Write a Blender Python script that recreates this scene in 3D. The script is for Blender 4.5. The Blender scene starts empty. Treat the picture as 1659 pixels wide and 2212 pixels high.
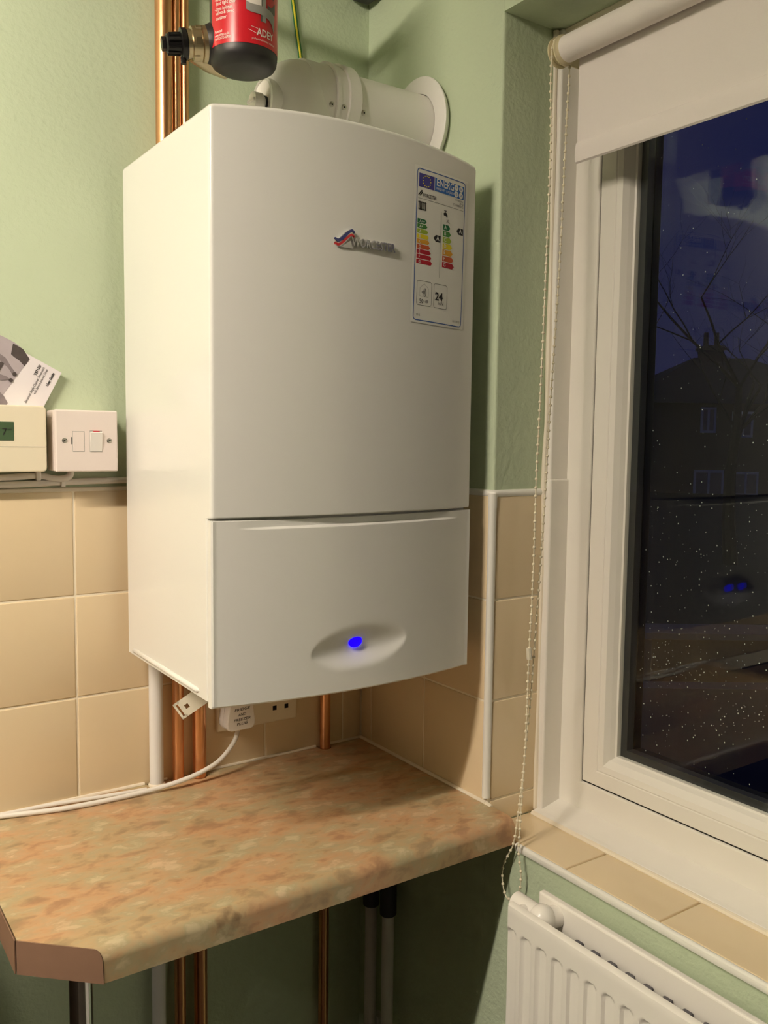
import bpy, bmesh, math, random
from mathutils import Vector, Matrix
random.seed(7)
S = bpy.context.scene
COL = S.collection
PI = math.pi

# ------------------------------------------------------------------ camera
YAW, PITCH, ROLL, FPX = 0.6020, -0.0858, 0.0123, 1894.0
CAM = Vector((-0.8555, -1.3110, 1.4583))
fwd = Vector((math.sin(YAW)*math.cos(PITCH), math.cos(YAW)*math.cos(PITCH), math.sin(PITCH)))
rgt0 = Vector((math.cos(YAW), -math.sin(YAW), 0)); up0 = rgt0.cross(fwd)
rgt = math.cos(ROLL)*rgt0 + math.sin(ROLL)*up0
upv = -math.sin(ROLL)*rgt0 + math.cos(ROLL)*up0
cd = bpy.data.cameras.new('camera'); co = bpy.data.objects.new('camera', cd); COL.objects.link(co)
cd.sensor_fit = 'HORIZONTAL'; cd.sensor_width = 36.0; cd.lens = FPX/1659*36.0
cd.clip_start = 0.05; cd.clip_end = 300
m = Matrix.Identity(4)
for i in range(3):
    m[i][0] = rgt[i]; m[i][1] = upv[i]; m[i][2] = -fwd[i]; m[i][3] = CAM[i]
co.matrix_world = m
S.camera = co

# ------------------------------------------------------------------ world: deep blue dusk
W = bpy.data.worlds.new('dusk'); S.world = W; W.use_nodes = True
bg = W.node_tree.nodes['Background']
bg.inputs[0].default_value = (0.18, 0.20, 0.78, 1); bg.inputs[1].default_value = 0.066
S.view_settings.view_transform = 'Standard'; S.view_settings.look = 'None'
S.view_settings.exposure = 0.0; S.view_settings.gamma = 1.0; S.view_settings.use_curve_mapping = False
TUBE_STRENGTH = 253.0
TUBE_COLOR = (1.0, 0.865, 0.715)
LX0, LX1, LY, LZ = -2.62, -1.12, -0.78, 2.315

# ------------------------------------------------------------------ materials
MATS = {}
def srgb(r, g, b):
    f = lambda c: (c/255/12.92) if c/255 <= .04045 else ((c/255+.055)/1.055)**2.4
    return (f(r), f(g), f(b), 1)
def mat(name, col, rough=.5, metal=0.0, spec=.5, coat=0.0, var=0.0, vscale=20, bump=0.0, bscale=100, emis=None, estr=0, trans=0, alpha=1, detail=3):
    m = bpy.data.materials.new(name); m.use_nodes = True; nt = m.node_tree
    b = nt.nodes['Principled BSDF']
    b.inputs['Base Color'].default_value = col; b.inputs['Roughness'].default_value = rough
    b.inputs['Metallic'].default_value = metal; b.inputs['Specular IOR Level'].default_value = spec
    b.inputs['Coat Weight'].default_value = coat; b.inputs['Coat Roughness'].default_value = .06
    if emis:
        b.inputs['Emission Color'].default_value = emis; b.inputs['Emission Strength'].default_value = estr
    if trans: b.inputs['Transmission Weight'].default_value = trans
    tc = nt.nodes.new('ShaderNodeTexCoord')
    if var:
        n = nt.nodes.new('ShaderNodeTexNoise'); n.inputs['Scale'].default_value = vscale; n.inputs['Detail'].default_value = detail
        nt.links.new(tc.outputs['Object'], n.inputs['Vector'])
        mx = nt.nodes.new('ShaderNodeMix'); mx.data_type = 'RGBA'
        mx.inputs[6].default_value = tuple(c*(1-var) for c in col[:3])+(1,)
        mx.inputs[7].default_value = tuple(min(1, c*(1+var)) for c in col[:3])+(1,)
        nt.links.new(n.outputs['Fac'], mx.inputs[0]); nt.links.new(mx.outputs[2], b.inputs['Base Color'])
    if bump:
        n = nt.nodes.new('ShaderNodeTexNoise'); n.inputs['Scale'].default_value = bscale; n.inputs['Detail'].default_value = 4
        nt.links.new(tc.outputs['Object'], n.inputs['Vector'])
        bp = nt.nodes.new('ShaderNodeBump'); bp.inputs['Strength'].default_value = bump; bp.inputs['Distance'].default_value = .002
        nt.links.new(n.outputs['Fac'], bp.inputs['Height']); nt.links.new(bp.outputs['Normal'], b.inputs['Normal'])
    MATS[name] = m; return m
mat('green_paint', srgb(198, 212, 182), .55, spec=.3, var=.035, vscale=6, bump=.7, bscale=130)
mat('wall_tan', srgb(78, 58, 44), .7, var=.05, vscale=3)
mat('ceiling_white', srgb(214, 208, 196), .8, spec=.2, bump=.2, bscale=80)
mat('floor_vinyl', srgb(50, 42, 36), .5, var=.15, vscale=9)
mat('tile_cream', srgb(230, 210, 174), .17, spec=.5, var=.02, vscale=14)
mat('grout', srgb(248, 238, 215), .8, var=.04, vscale=60)
mat('sealant', srgb(238, 228, 208), .5, var=.03, vscale=30)
mat('trim_white', srgb(240, 238, 230), .35)
mat('upvc', srgb(240, 236, 226), .3, var=.015, vscale=12)
mat('upvc_board', srgb(240, 236, 228), .45, var=.03, vscale=25, bump=.15, bscale=40)
mat('gasket', srgb(18, 17, 16), .6)
mat('boiler_white', srgb(240, 239, 234), .22, spec=.5, coat=.25, var=.006, vscale=3)
mat('flue_white', srgb(238, 236, 230), .35, var=.01, vscale=20)
mat('plastic_white', srgb(242, 238, 232), .3)
mat('plastic_pink_white', srgb(240, 228, 222), .3)
mat('plastic_cream', srgb(240, 230, 205), .4)
mat('cable_white', srgb(236, 232, 224), .4)
mat('pipe_white', srgb(232, 230, 226), .35)
mat('copper', (0.80, 0.42, 0.21, 1), .30, metal=1, var=.12, vscale=14)
mat('brass', (0.62, 0.52, 0.36, 1), .3, metal=1, var=.1, vscale=60)
mat('chrome', (0.75, 0.75, 0.76, 1), .12, metal=1)
mat('steel', (0.55, 0.53, 0.48, 1), .35, metal=1, var=.15, vscale=200)
mat('black_plastic', srgb(36, 34, 34), .45, var=.05, vscale=90)
mat('black_knob', srgb(16, 15, 16), .3)
mat('dark_grey', srgb(52, 52, 54), .5)
mat('label_red', srgb(206, 26, 42), .28, var=.02, vscale=10)
mat('label_white', srgb(240, 232, 224), .4)
mat('label_grey', srgb(150, 148, 142), .4)
mat('label_dark', srgb(92, 90, 84), .4)
mat('ink_black', srgb(22, 20, 20), .5)
mat('ink_grey', srgb(92, 90, 88), .5)
mat('paper', srgb(236, 230, 234), .6)
mat('sticker', srgb(244, 243, 238), .4)
mat('eu_blue', srgb(42, 40, 140), .4)
mat('header_blue', srgb(36, 108, 196), .4)
mat('border_blue', srgb(40, 92, 176), .4)
for n, c in dict(g1=(20, 112, 62), g2=(70, 140, 60), g3=(165, 190, 60), yy=(238, 220, 40), oo=(232, 168, 48), o2=(208, 96, 50), rr=(186, 32, 48)).items():
    mat('arrow_'+n, srgb(*c), .4)
mat('badge_blue', srgb(34, 40, 110), .25, coat=.4)
mat('badge_red', srgb(200, 30, 40), .25, coat=.4)
mat('badge_chrome', (0.8, 0.8, 0.79, 1), .26, metal=1)
mat('led_blue', srgb(2, 0, 90), .5, spec=.1, emis=(0.004, 0.0, 1, 1), estr=4.0)
mat('lcd', srgb(70, 92, 66), .25)
mat('red_flag', srgb(190, 20, 40), .4)
mat('hole_black', srgb(12, 10, 8), .9)
mat('earth_green', srgb(30, 110, 50), .4)
mat('earth_yellow', srgb(222, 206, 50), .4)
mat('fabric', srgb(238, 230, 226), .75, spec=.2, var=.012, vscale=300, bump=.12, bscale=700)
mat('chain_cream', srgb(238, 228, 200), .4)
mat('bracket_cream', srgb(222, 210, 172), .4)
mat('radiator_white', srgb(242, 238, 230), .25)
mat('fin_dark', srgb(92, 90, 94), .6)
mat('lamp_body', srgb(235, 235, 230), .5)
mat('house_wall', srgb(96, 84, 78), .9, var=.15, vscale=2)
mat('house_roof', srgb(70, 66, 66), .9, var=.2, vscale=3)
mat('house_window', srgb(225, 228, 235), .4)
mat('lawn', srgb(46, 52, 38), .95, var=.4, vscale=1.5)
mat('tarmac', srgb(60, 60, 62), .9, var=.2, vscale=4)
mat('kerb', srgb(150, 146, 140), .9, var=.15, vscale=5)
mat('garden_wall', srgb(150, 128, 100), .9, var=.25, vscale=9)
mat('path', srgb(96, 78, 64), .9, var=.25, vscale=6)
mat('bark', srgb(52, 44, 40), .95)
mat('drop', srgb(225, 225, 220), .15)
mat('clear_plastic', srgb(225, 218, 198), .2)
mat('tube_glow', (1, 1, 1, 1), .5, emis=TUBE_COLOR+(1,), estr=TUBE_STRENGTH)

def glass_mat():
    m = bpy.data.materials.new('window_glass'); m.use_nodes = True; nt = m.node_tree; nt.nodes.clear()
    N = nt.nodes.new; L = nt.links.new
    out = N('ShaderNodeOutputMaterial'); g = N('ShaderNodeNewGeometry')
    dot = N('ShaderNodeVectorMath'); dot.operation = 'DOT_PRODUCT'
    L(g.outputs['Incoming'], dot.inputs[0]); L(g.outputs['Normal'], dot.inputs[1])
    ab = N('ShaderNodeMath'); ab.operation = 'ABSOLUTE'; L(dot.outputs['Value'], ab.inputs[0])
    s1 = N('ShaderNodeMath'); s1.operation = 'SUBTRACT'; s1.inputs[0].default_value = 1; L(ab.outputs[0], s1.inputs[1])
    pw = N('ShaderNodeMath'); pw.operation = 'POWER'; pw.inputs[1].default_value = 5; L(s1.outputs[0], pw.inputs[0])
    ma = N('ShaderNodeMath'); ma.operation = 'MULTIPLY_ADD'; ma.inputs[1].default_value = .96; ma.inputs[2].default_value = .024; L(pw.outputs[0], ma.inputs[0])
    tr = N('ShaderNodeBsdfTransparent'); tr.inputs[0].default_value = (.95, .97, .96, 1)
    gl = N('ShaderNodeBsdfGlossy'); gl.inputs['Roughness'].default_value = 0.0
    mx = N('ShaderNodeMixShader'); L(ma.outputs[0], mx.inputs[0]); L(tr.outputs[0], mx.inputs[1]); L(gl.outputs[0], mx.inputs[2])
    L(mx.outputs[0], out.inputs[0]); MATS['window_glass'] = m
glass_mat()

def laminate_mat(name, dark):
    m = bpy.data.materials.new(name); m.use_nodes = True; nt = m.node_tree; b = nt.nodes['Principled BSDF']
    N = nt.nodes.new; L = nt.links.new
    tc = N('ShaderNodeTexCoord'); mp = N('ShaderNodeMapping'); mp.inputs['Rotation'].default_value = (0, 0, .25); mp.inputs['Scale'].default_value = (6.5, 11, 8)
    L(tc.outputs['Object'], mp.inputs[0])
    n1 = N('ShaderNodeTexNoise'); n1.inputs['Scale'].default_value = 4.3; n1.inputs['Detail'].default_value = 7; n1.inputs['Roughness'].default_value = .55; n1.inputs['Distortion'].default_value = .25
    n2 = N('ShaderNodeTexNoise'); n2.inputs['Scale'].default_value = 1.5; n2.inputs['Detail'].default_value = 2; n2.inputs['Distortion'].default_value = .4
    n3 = N('ShaderNodeTexNoise'); n3.inputs['Scale'].default_value = 7; n3.inputs['Detail'].default_value = 3
    for n in (n1, n2, n3): L(mp.outputs[0], n.inputs['Vector'])
    r1 = N('ShaderNodeValToRGB'); e = r1.color_ramp.elements
    stops = [(.33, (158, 122, 90)), (.42, (190, 152, 112)), (.47, (210, 170, 126)), (.53, (204, 174, 134)), (.58, (192, 174, 136)), (.66, (230, 210, 172))]
    k = .66 if dark else 1.0
    while len(e) < len(stops): e.new(.5)
    for el, (p_, c) in zip(e, stops): el.position = p_; el.color = srgb(*[v*k for v in c])
    L(n1.outputs['Fac'], r1.inputs[0])
    r2 = N('ShaderNodeValToRGB'); e = r2.color_ramp.elements
    e[0].position = .42; e[0].color = srgb(*[v*k for v in (210, 162, 122)]); e[1].position = .58; e[1].color = srgb(*[v*k for v in (180, 170, 132)])
    L(n2.outputs['Fac'], r2.inputs[0])
    mx = N('ShaderNodeMix'); mx.data_type = 'RGBA'; mx.inputs[0].default_value = .4
    L(r1.outputs[0], mx.inputs[6]); L(r2.outputs[0], mx.inputs[7])
    # burn / wear stain on the front edge
    geo = N('ShaderNodeTexCoord')
    vs = N('ShaderNodeVectorMath'); vs.operation = 'SUBTRACT'; vs.inputs[1].default_value = (-.447, -.405, .895); L(geo.outputs['Object'], vs.inputs[0])
    vm = N('ShaderNodeVectorMath'); vm.operation = 'MULTIPLY'; vm.inputs[1].default_value = (20, 40, 55); L(vs.outputs[0], vm.inputs[0])
    ln = N('ShaderNodeVectorMath'); ln.operation = 'LENGTH'; L(vm.outputs[0], ln.inputs[0])
    n4 = N('ShaderNodeTexNoise'); n4.inputs['Scale'].default_value = 60; n4.inputs['Detail'].default_value = 3; L(geo.outputs['Object'], n4.inputs['Vector'])
    ad = N('ShaderNodeMath'); ad.operation = 'MULTIPLY_ADD'; ad.inputs[1].default_value = 2.4; L(n4.outputs['Fac'], ad.inputs[0]); L(ln.outputs['Value'], ad.inputs[2])
    mr = N('ShaderNodeMapRange'); mr.inputs['From Min'].default_value = 1.25; mr.inputs['From Max'].default_value = 1.75; mr.inputs['To Min'].default_value = .55; mr.inputs['To Max'].default_value = 0
    L(ad.outputs[0], mr.inputs['Value'])
    mx2 = N('ShaderNodeMix'); mx2.data_type = 'RGBA'; mx2.inputs[7].default_value = srgb(88, 58, 30)
    L(mr.outputs[0], mx2.inputs[0]); L(mx.outputs[2], mx2.inputs[6])
    mx3 = N('ShaderNodeMix'); mx3.data_type = 'RGBA'; mx3.blend_type = 'MULTIPLY'; mx3.inputs[0].default_value = .25
    L(mx2.outputs[2], mx3.inputs[6]); L(n3.outputs['Fac'], mx3.inputs[7])
    L(mx3.outputs[2], b.inputs['Base Color'])
    b.inputs['Roughness'].default_value = .42
    MATS[name] = m
laminate_mat('laminate', False)
mat('laminate_edge', srgb(134, 104, 84), .5, var=.12, vscale=40)

# ------------------------------------------------------------------ helpers
class MB:
    def __init__(s): s.v = []; s.f = []; s.smooth = []
    def add(s, vs, fs, smooth=False):
        o = len(s.v); s.v += [tuple(p) for p in vs]
        for f in fs: s.f.append(tuple(i+o for i in f)); s.smooth.append(smooth)
        return s
    def bm_add(s, bm, smooth=False):
        bm.verts.ensure_lookup_table(); bm.verts.index_update()
        s.add([v.co[:] for v in bm.verts], [[v.index for v in f.verts] for f in bm.faces], smooth); bm.free(); return s
    def box(s, a, b, bev=0, seg=2, smooth=False):
        a, b = [min(p, q) for p, q in zip(a, b)], [max(p, q) for p, q in zip(a, b)]
        if not bev:
            v = [(x, y, z) for x in (a[0], b[0]) for y in (a[1], b[1]) for z in (a[2], b[2])]
            return s.add(v, [(0, 1, 3, 2), (4, 6, 7, 5), (0, 4, 5, 1), (2, 3, 7, 6), (0, 2, 6, 4), (1, 5, 7, 3)])
        bm = bmesh.new(); bmesh.ops.create_cube(bm, size=1)
        for v in bm.verts:
            v.co = Vector([(a[i]+b[i])/2 + v.co[i]*(b[i]-a[i]) for i in range(3)])
        bmesh.ops.bevel(bm, geom=list(bm.edges), offset=bev, segments=seg, profile=.5, affect='EDGES', clamp_overlap=True)
        return s.bm_add(bm, smooth)
    def tube(s, pts, r, n=12, caps=True):
        pts = [Vector(p) for p in pts]; rs = r if isinstance(r, (list, tuple)) else [r]*len(pts)
        vs = []; fs = []; prev = None
        for i, p in enumerate(pts):
            t = (pts[min(i+1, len(pts)-1)] - pts[max(i-1, 0)]).normalized()
            if prev is None:
                a = Vector((0, 0, 1)) if abs(t.z) < .9 else Vector((1, 0, 0)); u = t.cross(a).normalized()
            else: u = (prev - t*prev.dot(t)).normalized()
            prev = u; w = t.cross(u)
            for k in range(n):
                q = 2*PI*k/n; vs.append(p + (u*math.cos(q)+w*math.sin(q))*rs[i])
        for i in range(len(pts)-1):
            for k in range(n):
                fs.append((i*n+k, i*n+(k+1) % n, (i+1)*n+(k+1) % n, (i+1)*n+k))
        s.add(vs, fs, True)
        if caps:
            o = len(s.v)-len(vs); s.f.append(tuple(range(o+n-1, o-1, -1))); s.smooth.append(False)
            e = o+(len(pts)-1)*n; s.f.append(tuple(range(e, e+n))); s.smooth.append(False)
        return s
    def lathe(s, prof, origin=(0, 0, 0), axis='z', n=32, smooth=True, caps=True):
        # prof = [(r, h)]
        o = Vector(origin); vs = []; fs = []
        def pt(r, h, q):
            c, d = r*math.cos(q), r*math.sin(q)
            return o + Vector({'z': (c, d, h), 'x': (h, c, d), 'y': (c, h, -d)}[axis])
        for r, h in prof:
            for k in range(n): vs.append(pt(r, h, 2*PI*k/n))
        for i in range(len(prof)-1):
            for k in range(n): fs.append((i*n+k, i*n+(k+1) % n, (i+1)*n+(k+1) % n, (i+1)*n+k))
        s.add(vs, fs, smooth)
        if caps:
            o0 = len(s.v)-len(vs); s.f.append(tuple(range(o0+n-1, o0-1, -1))); s.smooth.append(False)
            e = o0+(len(prof)-1)*n; s.f.append(tuple(range(e, e+n))); s.smooth.append(False)
        return s
    def prism(s, poly, fn):
        # poly list of 2d, fn(p, side) -> 3d ; side 0/1
        n = len(poly); vs = [fn(p, 0) for p in poly]+[fn(p, 1) for p in poly]
        fs = [tuple(range(n-1, -1, -1)), tuple(range(n, 2*n))]+[(i, (i+1) % n, n+(i+1) % n, n+i) for i in range(n)]
        return s.add(vs, fs)
    def sphere(s, c, r, nu=12, nv=8, sc=(1, 1, 1)):
        vs = []; fs = []
        for j in range(nv+1):
            t = PI*j/nv
            for i in range(nu):
                q = 2*PI*i/nu; vs.append((c[0]+r*sc[0]*math.sin(t)*math.cos(q), c[1]+r*sc[1]*math.sin(t)*math.sin(q), c[2]+r*sc[2]*math.cos(t)))
        for j in range(nv):
            for i in range(nu): fs.append((j*nu+i, (j+1)*nu+i, (j+1)*nu+(i+1) % nu, j*nu+(i+1) % nu))
        return s.add(vs, fs, True)
    def build(s, name, material, parent=None, fix=True, loc=None, wn=False):
        me = bpy.data.meshes.new(name); off = Vector(loc) if loc is not None else Vector()
        me.from_pydata([Vector(p)-off for p in s.v], [], s.f); me.polygons.foreach_set('use_smooth', s.smooth)
        if fix:
            bm = bmesh.new(); bm.from_mesh(me); bmesh.ops.remove_doubles(bm, verts=bm.verts, dist=1e-6)
            bmesh.ops.recalc_face_normals(bm, faces=bm.faces); bm.to_mesh(me); bm.free()
        me.materials.append(MATS[material]); me.update()
        if any(s.smooth): me.set_sharp_from_angle(angle=math.radians(38))
        o = bpy.data.objects.new(name, me); COL.objects.link(o); o.location = off
        if wn:
            w = o.modifiers.new('weighted_normal', 'WEIGHTED_NORMAL'); w.keep_sharp = True; w.mode = 'FACE_AREA'; w.weight = 100
        if parent: setpar(o, parent)
        return o
def setpar(o, p):
    o.parent = p
    o.matrix_parent_inverse = Matrix.Translation(-p.location)     # every object keeps world coordinates
def tag(o, label=None, cat=None, group=None, kind=None):
    if label: o['label'] = label
    if cat: o['category'] = cat
    if group: o['group'] = group
    if kind: o['kind'] = kind
    return o
def thing(name, loc, label, cat, group=None, kind=None):
    o = bpy.data.objects.new(name, None); COL.objects.link(o); o.location = loc; o.empty_display_size = .05
    return tag(o, label, cat, group, kind)
def smooth_path(pts, sub=6):
    P = [Vector(p) for p in pts]; out = []
    for i in range(len(P)-1):
        p0, p1, p2, p3 = P[max(i-1, 0)], P[i], P[i+1], P[min(i+2, len(P)-1)]
        for k in range(sub):
            t = k/sub
            out.append(.5*((2*p1)+(-p0+p2)*t+(2*p0-5*p1+4*p2-p3)*t*t+(-p0+3*p1-3*p2+p3)*t**3))
    out.append(P[-1]); return out
def rrect(x0, y0, x1, y1, r, n=5):
    out = []
    for cx, cy, a in ((x1-r, y1-r, 0), (x0+r, y1-r, 90), (x0+r, y0+r, 180), (x1-r, y0+r, 270)):
        for k in range(n+1):
            q = math.radians(a+90*k/n); out.append((cx+r*math.cos(q), cy+r*math.sin(q)))
    return out
def text_mesh(body, size, align='LEFT', bold=0.0, ext=0.0, res=3, spacing=1.0, shear=0.0):
    c = bpy.data.curves.new('txt', 'FONT'); c.body = body; c.size = size; c.align_x = align; c.resolution_u = res
    c.offset = bold; c.extrude = ext; c.space_character = spacing; c.shear = shear
    o = bpy.data.objects.new('txt', c); COL.objects.link(o)
    dg = bpy.context.evaluated_depsgraph_get(); me = o.evaluated_get(dg).to_mesh()
    vs = [v.co.copy() for v in me.vertices]; fs = [tuple(p.vertices) for p in me.polygons]
    o.evaluated_get(dg).to_mesh_clear(); bpy.data.objects.remove(o); bpy.data.curves.remove(c)
    return vs, fs
def text(name, body, size, material, parent, fn, align='LEFT', bold=0.0, ext=0.0, spacing=1.0, width=None, shear=0.0):
    vs, fs = text_mesh(body, size, align, bold, ext, 3, spacing, shear)
    if width and vs:
        xs = [v.x for v in vs]; k = width/(max(xs)-min(xs))
        for v in vs: v.x *= k
    mb = MB(); mb.add([fn(v.x, v.y, v.z) for v in vs], fs)
    return mb.build(name, material, parent, fix=False)

# ================================================================== SETTING
TP = .1555                         # tile pitch
ZW, ZWB = .910, .872               # worktop top / underside
ZSILL = .8731
YR = -.3446                        # far reveal of the window
WY1 = -1.45                        # near reveal
ZSOF = 2.055
RX = -5.2; RY = -4.6; CZ = 2.42    # room extents
WF = .005                          # plaster face lies this far behind the tile faces

floor = tag(MB().box((RX-.1, RY-.1, -.1), (.3, .1, 0)).build('floor', 'floor_vinyl'), 'brown vinyl kitchen floor', kind='structure')
ceil = tag(MB().box((RX-.1, RY-.1, CZ), (.3, .1, CZ+.1)).build('ceiling', 'ceiling_white'), 'white plaster ceiling', kind='structure')
wall_back = tag(MB().box((RX-.1, WF, 0), (.3, .15, CZ)).build('wall_back', 'green_paint'), 'pale green textured plaster wall behind the boiler', kind='structure')
wr = MB()
wr.box((WF, YR+.003, 0), (.3, WF+.05, CZ), bev=.004, seg=3)
wr.box((WF, WY1, 0), (.3, YR+.003, ZSILL-.008)); wr.box((WF, WY1, ZSOF), (.3, YR+.003, CZ)); wr.box((WF, RY-.1, 0), (.3, WY1, CZ))
wall_right = tag(wr.build('wall_right', 'green_paint', fix=False), 'pale green plaster wall with the window opening', kind='structure')
tag(MB().box((RX-.1, RY-.1, 0), (RX, .1, CZ)).build('wall_left', 'wall_tan'), 'dark brown wall on the far side of the room', kind='structure')
tag(MB().box((RX-.1, RY-.1, 0), (.3, RY, CZ)).build('wall_front', 'wall_tan'), 'dark brown wall behind the viewer', kind='structure')

# tiles : bevelled cushions, each its own object; face normal along -y, -x or +z
TILE_MESH = {}
def tile(parent, plane, a0, a1, b0, b1, face, g=.0014, th=.0065, bev=.0018):
    w, h = a1-a0-2*g, b1-b0-2*g; key = (plane, round(w, 4), round(h, 4))
    if key not in TILE_MESH:
        mb = MB()
        if plane == 'y': mb.box((-w/2, 0, -h/2), (w/2, th, h/2), bev, 3, True)
        elif plane == 'x': mb.box((0, -w/2, -h/2), (th, w/2, h/2), bev, 3, True)
        else: mb.box((-w/2, -h/2, -th), (w/2, h/2, 0), bev, 3, True)
        o = mb.build('tile', 'tile_cream'); TILE_MESH[key] = o.data
    else:
        o = bpy.data.objects.new('tile', TILE_MESH[key]); COL.objects.link(o)
    ca, cb = (a0+a1)/2, (b0+b1)/2; j = random.uniform(-.0003, .0003)
    o.location = {'y': (ca, face+j, cb), 'x': (face+j, ca, cb), 'z': (ca, cb, face+j)}[plane]
    setpar(o, parent); return o
rows = [(ZW-.004, 1.0647), (1.0647, 1.2180), (1.2180, 1.3741)]
xj = [-1.1285, -.9730, -.8170, -.6615, -.5060, -.3505, -.1950, -.0397, -.001]
for z0, z1 in rows:
    for a, b in zip(xj[:-1], xj[1:]): tile(wall_back, 'y', a, b, z0, z1, -.0005)
MB().box((-1.1285, .0008, ZWB), (0, WF+.002, 1.3735)).build('grout_bed', 'grout', wall_back)
yj = [-.0005, -.0330, -.1885, YR+.006]
for z0, z1 in rows:
    for a, b in zip(yj[1:], yj[:-1]): tile(wall_right, 'x', a, b, z0, z1, -.0005)
MB().box((.0008, YR+.004, ZWB), (WF+.002, .004, 1.3735)).build('grout_bed', 'grout', wall_right)
for z0, z1 in [(ZSILL, ZW+.0005)]+[(ZW+.0005, 1.0647)]+rows[1:]:
    tile(wall_right, 'y', .009, .1085, z0, z1, YR-.0005)
MB().box((.005, YR+.0008, ZSILL), (.110, YR+.006, 1.3735)).build('grout_bed', 'grout', wall_right)
sj = [YR+.001, -.5054, -.6610, -.8165, -.9720, -1.1275, -1.2830, WY1]
for a, b in zip(sj[1:], sj[:-1]): tile(wall_right, 'z', .005, .112, a, b, ZSILL)
MB().box((.003, WY1, ZSILL-.010), (.135, YR+.003, ZSILL-.0035)).build('grout_bed', 'grout', wall_right)

# white edge trims round the tiling
tr1 = MB(); tr1.tube([(.0045, YR+.0035, ZW+.006), (.0045, YR+.0035, 1.3560)], .0062, 14)
tag(tr1.build('trim_1', 'trim_white'), 'white quadrant trim down the outer corner of the tiled reveal', kind='structure')
tr2 = MB(); tr2.tube([(.0045, -.012, 1.3765), (.0045, YR+.012, 1.3765), (.0050, YR+.006, 1.3765), (.0075, YR+.0035, 1.3765), (.013, YR+.0035, 1.3765), (.110, YR+.0035, 1.3765)], .0058, 14)
tr2.tube([(.0045, YR+.0035, 1.3560), (.0045, YR+.0035, 1.377)], .0068, 14)
tag(tr2.build('trim_2', 'trim_white'), 'rounded white trim capping the top tile row beside the window', kind='structure')
tr3 = MB(); tr3.tube([(.0034, WY1, ZSILL-.0036), (.0034, -.412, ZSILL-.0036)], .0040, 12)
tr3.box((-.0008, WY1, ZSILL-.010), (.004, -.412, ZSILL-.0030), .0010)
tag(tr3.build('trim_3', 'trim_white'), 'thin white trim along the front of the tiled window sill', kind='structure')
tr4 = MB(); tr4.tube([(-1.1285, .0040, 1.3755), (-.02, .0040, 1.3755)], .0036, 10)
tag(tr4.build('trim_4', 'sealant'), 'cream sealant line along the top of the back wall tiles', kind='structure')

# ------------------------------------------------------------------ window
XF = .142; YG = -.406; ZG = .9350
win = thing('window_1', (XF, -.9, ZSILL), 'white double glazed casement window with raindrops on the dark glass', 'window', kind='structure')
mb = MB()  # fixed frame: far stile, bottom rail, top rail, near stile
def miter_frame(mb, y0, y1, z0, z1, wy, wz, x0, x1, bev=.003):
    # y0 > y1 (far, near); profile frame with mitred corners as 4 prisms
    o = [(y0, z0), (y1, z0), (y1, z1), (y0, z1)]; i = [(y0-wy, z0+wz), (y1+wy, z0+wz), (y1+wy, z1-wz), (y0-wy, z1-wz)]
    for k in range(4):
        q = [o[k], o[(k+1) % 4], i[(k+1) % 4], i[k]]
        bm = bmesh.new(); vs = [bm.verts.new((x, p[0], p[1])) for x in (x0, x1) for p in q]
        bm.faces.new(vs[0:4][::-1]); bm.faces.new(vs[4:8])
        for n in range(4): bm.faces.new((vs[n], vs[(n+1) % 4], vs[4+(n+1) % 4], vs[4+n]))
        bmesh.ops.recalc_face_normals(bm, faces=bm.faces)
        ed = [e for e in bm.edges if all(abs(v.co.x-x0) < 1e-6 for v in e.verts)]
        ed = [e for e in ed if abs(e.verts[0].co.y-e.verts[1].co.y) < 1e-6 or abs(e.verts[0].co.z-e.verts[1].co.z) < 1e-6]
        bmesh.ops.bevel(bm, geom=ed, offset=bev, segments=3, profile=.5, affect='EDGES')
        mb.bm_add(bm)
    return mb
FY0, FY1, FZ0, FZ1 = -.351, WY1+.006, .884, 2.053
miter_frame(mb, FY0, FY1, FZ0, FZ1, FY0-YG-.0022, ZG-FZ0-.0022, XF, XF+.06)
mb.build('frame', 'upvc', win)
mb = MB(); miter_frame(mb, YG+.002, FY1+.0535, ZG-.002, FZ1-.0495, 0.012, .012, XF+.003, XF+.045, .0003); mb.build('gasket', 'gasket', win)
mb = MB(); SY1 = FY1+.057; SZ1 = FZ1-.053
miter_frame(mb, YG-.0012, SY1, ZG+.0012, SZ1, .029, .0235, XF-.001, XF+.05, .002); sash = mb.build('sash', 'upvc', win)
# glazing bead: sloped ring from the sash face in to the glass
by0, by1, bz0, bz1 = YG-.030, SY1+.0285, ZG+.0245, SZ1-.023
gy0, gy1, gz0, gz1 = -.4575, SY1+.056, .9845, SZ1-.049
mb = MB()
def ring(y0, y1, z0, z1, x): return [(x, y0, z0), (x, y1, z0), (x, y1, z1), (x, y0, z1)]
rs = [ring(by0, by1, bz0, bz1, XF), ring(by0-.002, by1+.002, bz0+.002, bz1-.002, XF-.0008), ring(by0-.010, by1+.010, bz0+.010, bz1-.010, XF+.001), ring(gy0+.006, gy1-.006, gz0-.006, gz1+.006, XF+.009), ring(gy0+.0025, gy1-.0025, gz0-.0025, gz1+.0025, XF+.016), ring(gy0, gy1, gz0, gz1, XF+.0175), ring(gy0, gy1, gz0, gz1, XF+.026), ring(by0, by1, bz0, bz1, XF+.026)]
vs = [p for r_ in rs for p in r_]; fs = []
for i in range(len(rs)):
    j = (i+1) % len(rs)
    for k in range(4): fs.append((i*4+k, i*4+(k+1) % 4, j*4+(k+1) % 4, j*4+k))
mb.add(vs, fs); mb.build('glazing_bead', 'upvc', sash, fix=True)
GX1, GX2 = XF+.0235, XF+.0435
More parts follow.
